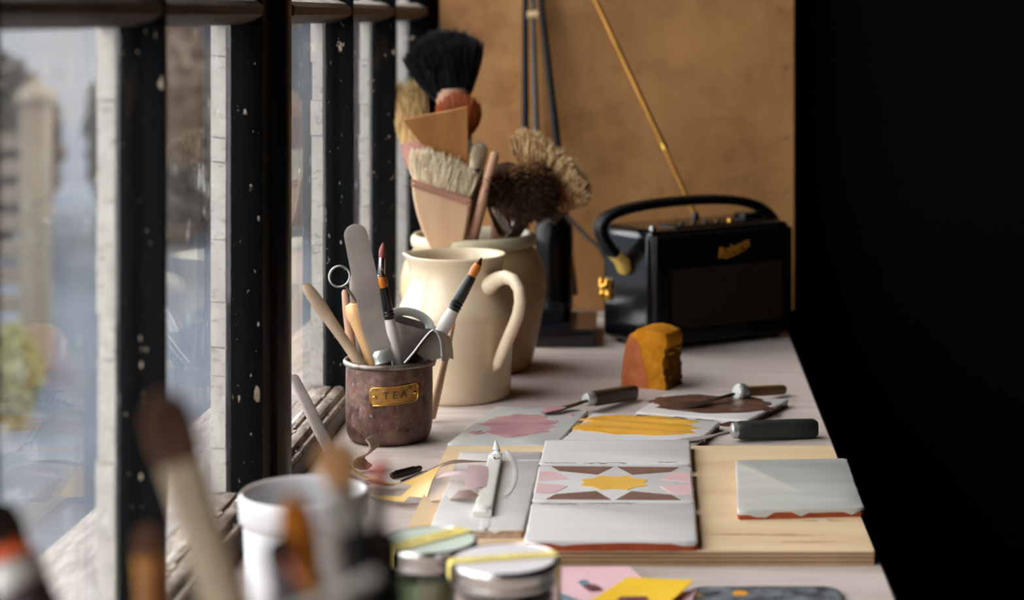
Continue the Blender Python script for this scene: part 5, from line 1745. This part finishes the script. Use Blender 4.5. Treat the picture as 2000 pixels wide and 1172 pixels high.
jar(Vector(((838 - PPX) * 1.205 / FPX, 1.205, 0.0)), 0.0325, 0.0655, M['green_glaze'], M['lid_mint'], 'jar of green glaze with a mint lid label and yellow tape', math.radians(46), M['ink'], tail=0.0)
jar(Vector(((985 - PPX) * 1.143 / FPX, 1.143, 0.0)), 0.0345, 0.0715, M['mauve_glaze'], M['lid_lilac'], 'jar of mauve glaze with a pale lilac lid label and yellow tape', math.radians(14), M['ink_olive'], tail=1.2, tape_w=0.0055)


# ------------------------------------------------------------------ paper and mat at the front
def paper(quad, mat, name='card', th=0.0006, sag=0.0, label='', cat='paper', parent=None, corners_z=None):
    g = []
    for j in range(7):
        row = []
        for k in range(9):
            s, t = k / 8, j / 6
            p = lerp(lerp(quad[0], quad[1], s), lerp(quad[3], quad[2], s), t)
            p = p.copy()
            p.z += sag * math.sin(PI * s) * math.sin(PI * t)
            row.append(p)
        g.append(row)
    mb = MB().sheet(g, th)
    if parent is None:
        return single(name, mb, mat, quad[0], label, cat), g
    return part(name, mb, mat, parent), g


pk, _ = paper([T(1075, 1215, 0.001), T(1340, 1200, 0.001), T(1228, 1107, 0.006), T(1070, 1108, 0.001)], M['card_pink'], 'sheet_of_paper', label='pale pink sheet of paper with a small dark printed leaf', cat='paper')
# printed motifs on the pink sheet
def motif(pts, mat, parent, z, name):
    P = [T(x, y, z) for x, y in pts]
    n = len(P)
    vs = [tuple(p) for p in P] + [(p.x, p.y, p.z + 0.0003) for p in P]
    return part(name, MB().add(vs, [tuple(range(n)), tuple(range(n, 2 * n))[::-1]] + [(i, n + i, n + (i + 1) % n, (i + 1) % n) for i in range(n)]), mat, parent)
motif([(1138, 1146), (1150, 1142), (1165, 1143), (1176, 1150), (1160, 1150), (1150, 1151)], M['card_plum'], pk, 0.0042, 'printed_leaf')
motif([(1128, 1137), (1137, 1133), (1148, 1134), (1152, 1141), (1140, 1145)], M['card_blue'], pk, 0.0042, 'printed_leaf')
bl_, _ = paper([T(1080, 1230, 0.0022), T(1180, 1230, 0.0022), T(1150, 1180, 0.0022), T(1092, 1158, 0.0022)], M['card_blue'], 'sheet_of_paper', label='slate blue paper scrap under the mauve jar', cat='paper')
yl, _ = paper([T(1105, 1205, 0.007), T(1265, 1215, 0.007), T(1356, 1134, 0.010), T(1226, 1128, 0.010)], M['card_yellow'], 'sheet_of_paper', sag=-0.001, label='bright yellow sheet of paper lying over the pink sheet', cat='paper')
motif([(1203, 1174), (1212, 1166), (1262, 1166), (1268, 1171), (1250, 1174), (1225, 1174)], M['card_plum'], yl, 0.0086, 'printed_shape')
ps, _ = paper([T(1262, 1190, 0.0045), T(1345, 1186, 0.0045), T(1362, 1152, 0.0045), T(1335, 1156, 0.0045)], M['card_pink'], 'sheet_of_paper', label='narrow pink paper strip beside the yellow sheet', cat='paper')

mt_ = empty('cutting_mat', T(1500, 1180, 0), 'speckled slate grey mat with rounded corner and an orange dot', 'mat')
ol = []
c00 = T(1345, 1153, 0)
x0, x1 = T(1345, 1153, 0).x, T(1640, 1153, 0).x
ya, yb = 1.11, T(1500, 1153, 0).y
rc_ = 0.014
for (cx_, cy_, a0_) in ((x1 - rc_, yb - rc_, 0), (x0 + rc_, yb - rc_, 90), (x0 + rc_, ya + rc_, 180), (x1 - rc_, ya + rc_, 270)):
    for k in range(7):
        a_ = math.radians(a0_ + 15 * k)
        ol.append((cx_ + rc_ * math.cos(a_), cy_ + rc_ * math.sin(a_)))
part('mat_sheet', MB().prism(ol, 0.0003, 0.0032), M['mat_dark'], mt_, bevel=0.0008)
dc = T(1446, 1159, 0.0032)
part('printed_dot', MB().lathe([(0, 0.0003), (0.0056, 0.0003), (0.0056, -0.0002), (0, -0.0002)], dc, 20), M['dot_orange'], mt_)
dc = T(1362, 1163, 0.0032)
part('printed_dot', MB().lathe([(0, 0.0003), (0.0026, 0.0003), (0.0026, -0.0002), (0, -0.0002)], dc, 16), M['dot_orange'], mt_)

# ------------------------------------------------------------------ pot of brushes close to the viewer
PC = Vector((-0.130, 0.625, 0.0))
pot = empty('brush_pot', PC, 'sandy ceramic pot holding paintbrushes close to the viewer', 'pot')
part('pot_body', MB().lathe([(0, 0.0), (0.045, 0.0), (0.048, 0.003), (0.054, 0.06), (0.055, 0.112), (0.0565, 0.118), (0.055, 0.120), (0.0515, 0.118), (0.051, 0.06), (0.045, 0.008), (0, 0.008)], PC, 48), M['pot_ceramic'], pot, sharp=60)
GP = 'brushes in the pot close to the viewer'


def pot_end(a, b, zend=0.012, rmax=0.044):
    return to_crock(a, b, zend, rmax, PC)


def fat_brush(label, tip, second, Lb, Lf, wb, wf, wh, bmat, fmat, hmat, n=1400, flat=0.6, seed=1, spread=1.15, tip_taper=0.8):
    e = pot_end(tip, second)
    d = (second - tip).normalized()
    o = empty('paintbrush', e, label, 'paintbrush', GP)
    q = tip + d * Lb
    mb = hair(q, -d, n, Lb, wf * 0.95, wf * flat, wb * spread * tip_taper, wb * flat * tip_taper, dome=0.25, jit=0.05, r0=0.0004, r1=0.0002, seed=seed, bulge=0.3)
    head_core(mb, q, -d, Lb, wf * 0.95, wf * flat, wb, wb * flat, top=0.88)
    part('bristles', mb, bmat, o, kind='stuff')
    part('ferrule', MB().sweep([q - d * 0.002, q, q + d * Lf * 0.5, q + d * Lf], [wf * 1.02, wf * 1.04, wf * 0.98, wh * 1.1], [wf * flat * 1.05, wf * flat * 1.08, wf * flat, wh * 1.05], up=(0, 1, 0), n=18, p=2.6), fmat, o)
    q2 = q + d * Lf * 0.98
    part('handle', MB().sweep([q2, q2 + d * 0.02, lerp(q2, e, 0.6), e], [wh, wh * 1.2, wh, wh * 0.7], n=16), hmat, o)
    return o


fat_brush('big umber bristle brush tilted across the window bar, close to the viewer', V(312, 775, 0.625), V(440, 1172, 0.625), 0.025, 0.050, 0.0084, 0.0074, 0.0070, M['hair_umber'], M['ferrule_beige'], M['handle_brown'], seed=31)
fat_brush('sandy bristle brush with grey ferrule rising before the white tub', V(655, 868, 0.60), V(712, 1172, 0.61), 0.015, 0.013, 0.0074, 0.0048, 0.0050, M['hair_sand'], M['handle_grey'], M['handle_black'], seed=32)
fat_brush('ochre bristle brush with burnt orange handle before the white tub', V(572, 975, 0.64), V(606, 1172, 0.64), 0.024, 0.008, 0.0056, 0.0056, 0.0062, M['hair_ochre'], M['hair_ochre'], M['handle_orange'], seed=33)
fat_brush('slim ochre brush standing before the black window bar', V(288, 1030, 0.66), V(294, 1172, 0.66), 0.012, 0.020, 0.0045, 0.0045, 0.0040, M['hair_umber'], M['hair_ochre'], M['wood_brown'], seed=34)
ob = fat_brush('dusky brush with an orange ferrule leaning furthest towards the window', V(-10, 985, 0.70), V(52, 1172, 0.69), 0.018, 0.004, 0.0075, 0.0075, 0.0090, M['hair_umber_dark'], M['handle_orange'], M['handle_mauve'], seed=35)
t_, s_ = V(-10, 985, 0.70), V(52, 1172, 0.69)
d_ = (s_ - t_).normalized()
part('white_band', MB().sweep([t_ + d_ * 0.0215, t_ + d_ * 0.0235, t_ + d_ * 0.030, t_ + d_ * 0.0335], [0.0086, 0.0096, 0.0104, 0.0100], [0.0064, 0.0092, 0.0106, 0.0104], up=(0, 1, 0), n=18), M['white_lacquer'], ob)
fat_brush('black handled brush with dark bristles standing beside the sandy brush', V(735, 1030, 0.63), V(752, 1172, 0.63), 0.014, 0.016, 0.0065, 0.0065, 0.0066, M['hair_umber_dark'], M['black_ferrule'], M['handle_black'], seed=36)
fat_brush('dark maroon brush standing between ochre brush and white tub', V(545, 1050, 0.62), V(560, 1172, 0.62), 0.010, 0.012, 0.0050, 0.0050, 0.0060, M['hair_umber_dark'], M['handle_mauve'], M['handle_brown'], seed=37)
a = V(744, 890, 0.70)
e = Vector((-0.108, 0.645, 0.014))
b = lerp(a, e, 0.5)
o = empty('paintbrush', e, 'slim brush with a small red tip rising above the pen cap', 'paintbrush', GP)
d_ = (b - a).normalized()
part('bristles', MB().sweep([a, a + d_ * 0.002, a + d_ * 0.006, a + d_ * 0.010], [0.0006, 0.0022, 0.0032, 0.0026], n=12), M['red_tip'], o)
part('handle', MB().sweep([a + d_ * 0.0095, a + d_ * 0.02, lerp(a, e, 0.5), e], [0.0026, 0.0026, 0.0022, 0.0018], n=12), M['handle_brown'], o)
a, b = V(562, 1098, 0.58), V(612, 1160, 0.585)
e = pot_end(a, b)
single('thin_stick', MB().sweep([a, lerp(a, b, 0.5), e], [0.0010, 0.0014, 0.0014], n=10), M['handle_pink'], e, 'thin salmon pink stick in the pot close to the viewer', 'stick', GP)
a, b = V(742, 1122, 0.575), V(630, 1172, 0.58)
e = pot_end(a, b)
single('thin_stick', MB().sweep([a, lerp(a, b, 0.5), lerp(a, e, 0.98)], [0.0020, 0.0024, 0.0024], n=12), M['handle_grey'], e, 'grey painted stick slanting across the pot close to the viewer', 'stick', GP)

# ------------------------------------------------------------------ dim stool beyond the bench
so = empty('stool', V(1700, 1200, 1.9) * 1.0, 'round dark wooden stool in the gloom beside the bench', 'stool')
sc_ = Vector((0.105, 1.83, -0.16))
so.location = (sc_.x, sc_.y, 0.0)
OR[so.name] = Vector((sc_.x, sc_.y, -TZ))
part('seat', MB().lathe([(0, -0.03), (0.118, -0.03), (0.127, -0.022), (0.129, -0.008), (0.122, 0.0), (0, -0.002)], sc_, 40), M['wood_dark'], so)
for k in range(3):
    a_ = 0.5 + k * 2 * PI / 3
    part('leg', MB().sweep([sc_ + Vector((0.08 * math.cos(a_), 0.08 * math.sin(a_), -0.028)), Vector((sc_.x + 0.15 * math.cos(a_), sc_.y + 0.15 * math.sin(a_), -TZ))], [0.016, 0.013], n=12), M['wood_dark'], so)

# ------------------------------------------------------------------ outside
GZ = -0.98
gnd = MB().box((-60, -6, GZ - 0.2), (-0.48, 24, GZ))
single('ground_yard', gnd, M['yard'], (0, 0, 0), 'dark wet yard outside the window', kind='structure')
single('ground_field', MB().box((-900, 24, GZ - 0.25), (-0.48, 2500, GZ - 0.02)), M['field'], (0, 0, 0), 'pale misty field beyond the yard', kind='structure')

FY = 7.2
fp = V(70, 200, FY)
fence = empty('slat_fence', (fp.x, FY, GZ), 'weathered slatted timber fence with a capped post outside the window', 'fence')
part('post', MB().box((fp.x - 0.05, FY - 0.05, GZ), (fp.x + 0.05, FY + 0.05, fp.z)), M['fence_post'], fence, bevel=0.008)
part('post_cap', MB().add([(fp.x - 0.065, FY - 0.065, fp.z), (fp.x + 0.065, FY - 0.065, fp.z), (fp.x + 0.065, FY + 0.065, fp.z), (fp.x - 0.065, FY + 0.065, fp.z),
                           (fp.x - 0.065, FY - 0.065, fp.z + 0.03), (fp.x + 0.065, FY - 0.065, fp.z + 0.03), (fp.x + 0.065, FY + 0.065, fp.z + 0.03), (fp.x - 0.065, FY + 0.065, fp.z + 0.03), (fp.x, FY, fp.z + 0.10)],
                          [(0, 3, 2, 1), (0, 1, 5, 4), (1, 2, 6, 5), (2, 3, 7, 6), (3, 0, 4, 7), (4, 5, 8), (5, 6, 8), (6, 7, 8), (7, 4, 8)]), M['fence_post'], fence)
for k in range(9):
    zz = fp.z - 0.12 - k * 0.105
    part('slat', MB().box((fp.x - 2.2, FY - 0.03, zz - 0.062), (fp.x - 0.055, FY - 0.005, zz)), M['fence_wood'], fence)


def leafy(name, c, size, n, mat, seed, label, cat, leaf=0.06):
    g = np.random.default_rng(seed)
    P = g.normal(0, 1, (n, 3))
    P /= np.linalg.norm(P, axis=1, keepdims=True)
    P *= g.uniform(0.55, 1.0, (n, 1)) ** 0.5
    P = P * np.array(size) + np.array(c)
    d = g.normal(0, 1, (n, 3))
    d /= np.linalg.norm(d, axis=1, keepdims=True)
    ms = MB().strands(P - d * leaf * 0.5, P, P + d * leaf * 0.5, leaf * 0.22, leaf * 0.03)
    o = empty(name, (c[0], c[1], GZ), label, cat)
    part('foliage', ms, mat, o, kind='stuff')
    part('stem', MB().sweep([(c[0], c[1], GZ), (c[0], c[1], c[2])], [size[0] * 0.06 + 0.01, size[0] * 0.04 + 0.006], n=10), M['bark'], o)
    return o


p = V(15, 660, 6.2)
leafy('shrub', (p.x, 6.2, GZ + 0.17), (0.09, 0.15, 0.17), 1200, M['shrub'], 3, 'yellow-green shrub at the foot of the slatted fence', 'shrub', leaf=0.05)
hx = V(150, 400, 11)
for (x, y, sx, sz, k) in ((hx.x - 0.62, 10.6, 0.62, 0.62, 0), (hx.x + 0.42, 11.3, 0.40, 0.66, 1), (hx.x + 2.15, 9.2, 0.35, 0.42, 2)):
    leafy('hedge_bush', (x, y, GZ + sz), (sx, 0.5, sz), 5200, M['hedge'], 40 + k, ['brown bare hedge bush behind the fence post', 'brown bare hedge bush in line with the black window bar', 'brown bare hedge bush farthest along the yard'][k], 'hedge bush', leaf=0.13)
# boarded shed across the yard
shx = V(560, 300, 12.0).x
shed = empty('shed', (shx, 12.5, GZ), 'dark boarded shed across the yard', 'shed')
for k in range(14):
    xx = shx - 1.15 + k * 0.15
    part('board', MB().box((xx, 12.0 - 0.012 * (k % 2), GZ), (xx + 0.146, 12.05, 0.55)), M['shed'], shed)
part('side_wall', MB().box((shx - 1.15, 12.05, GZ), (shx + 0.95, 14.0, 0.5)), M['shed'], shed)
part('roof', MB().add([(shx - 1.3, 11.85, 0.52), (shx + 1.1, 11.85, 0.52), (shx + 1.1, 14.2, 1.0), (shx - 1.3, 14.2, 1.0), (shx - 1.3, 11.85, 0.58), (shx + 1.1, 11.85, 0.58), (shx + 1.1, 14.2, 1.06), (shx - 1.3, 14.2, 1.06)],
                      [(0, 3, 2, 1), (4, 5, 6, 7), (0, 1, 5, 4), (1, 2, 6, 5), (2, 3, 7, 6), (3, 0, 4, 7)]), M['wall_dark'], shed)
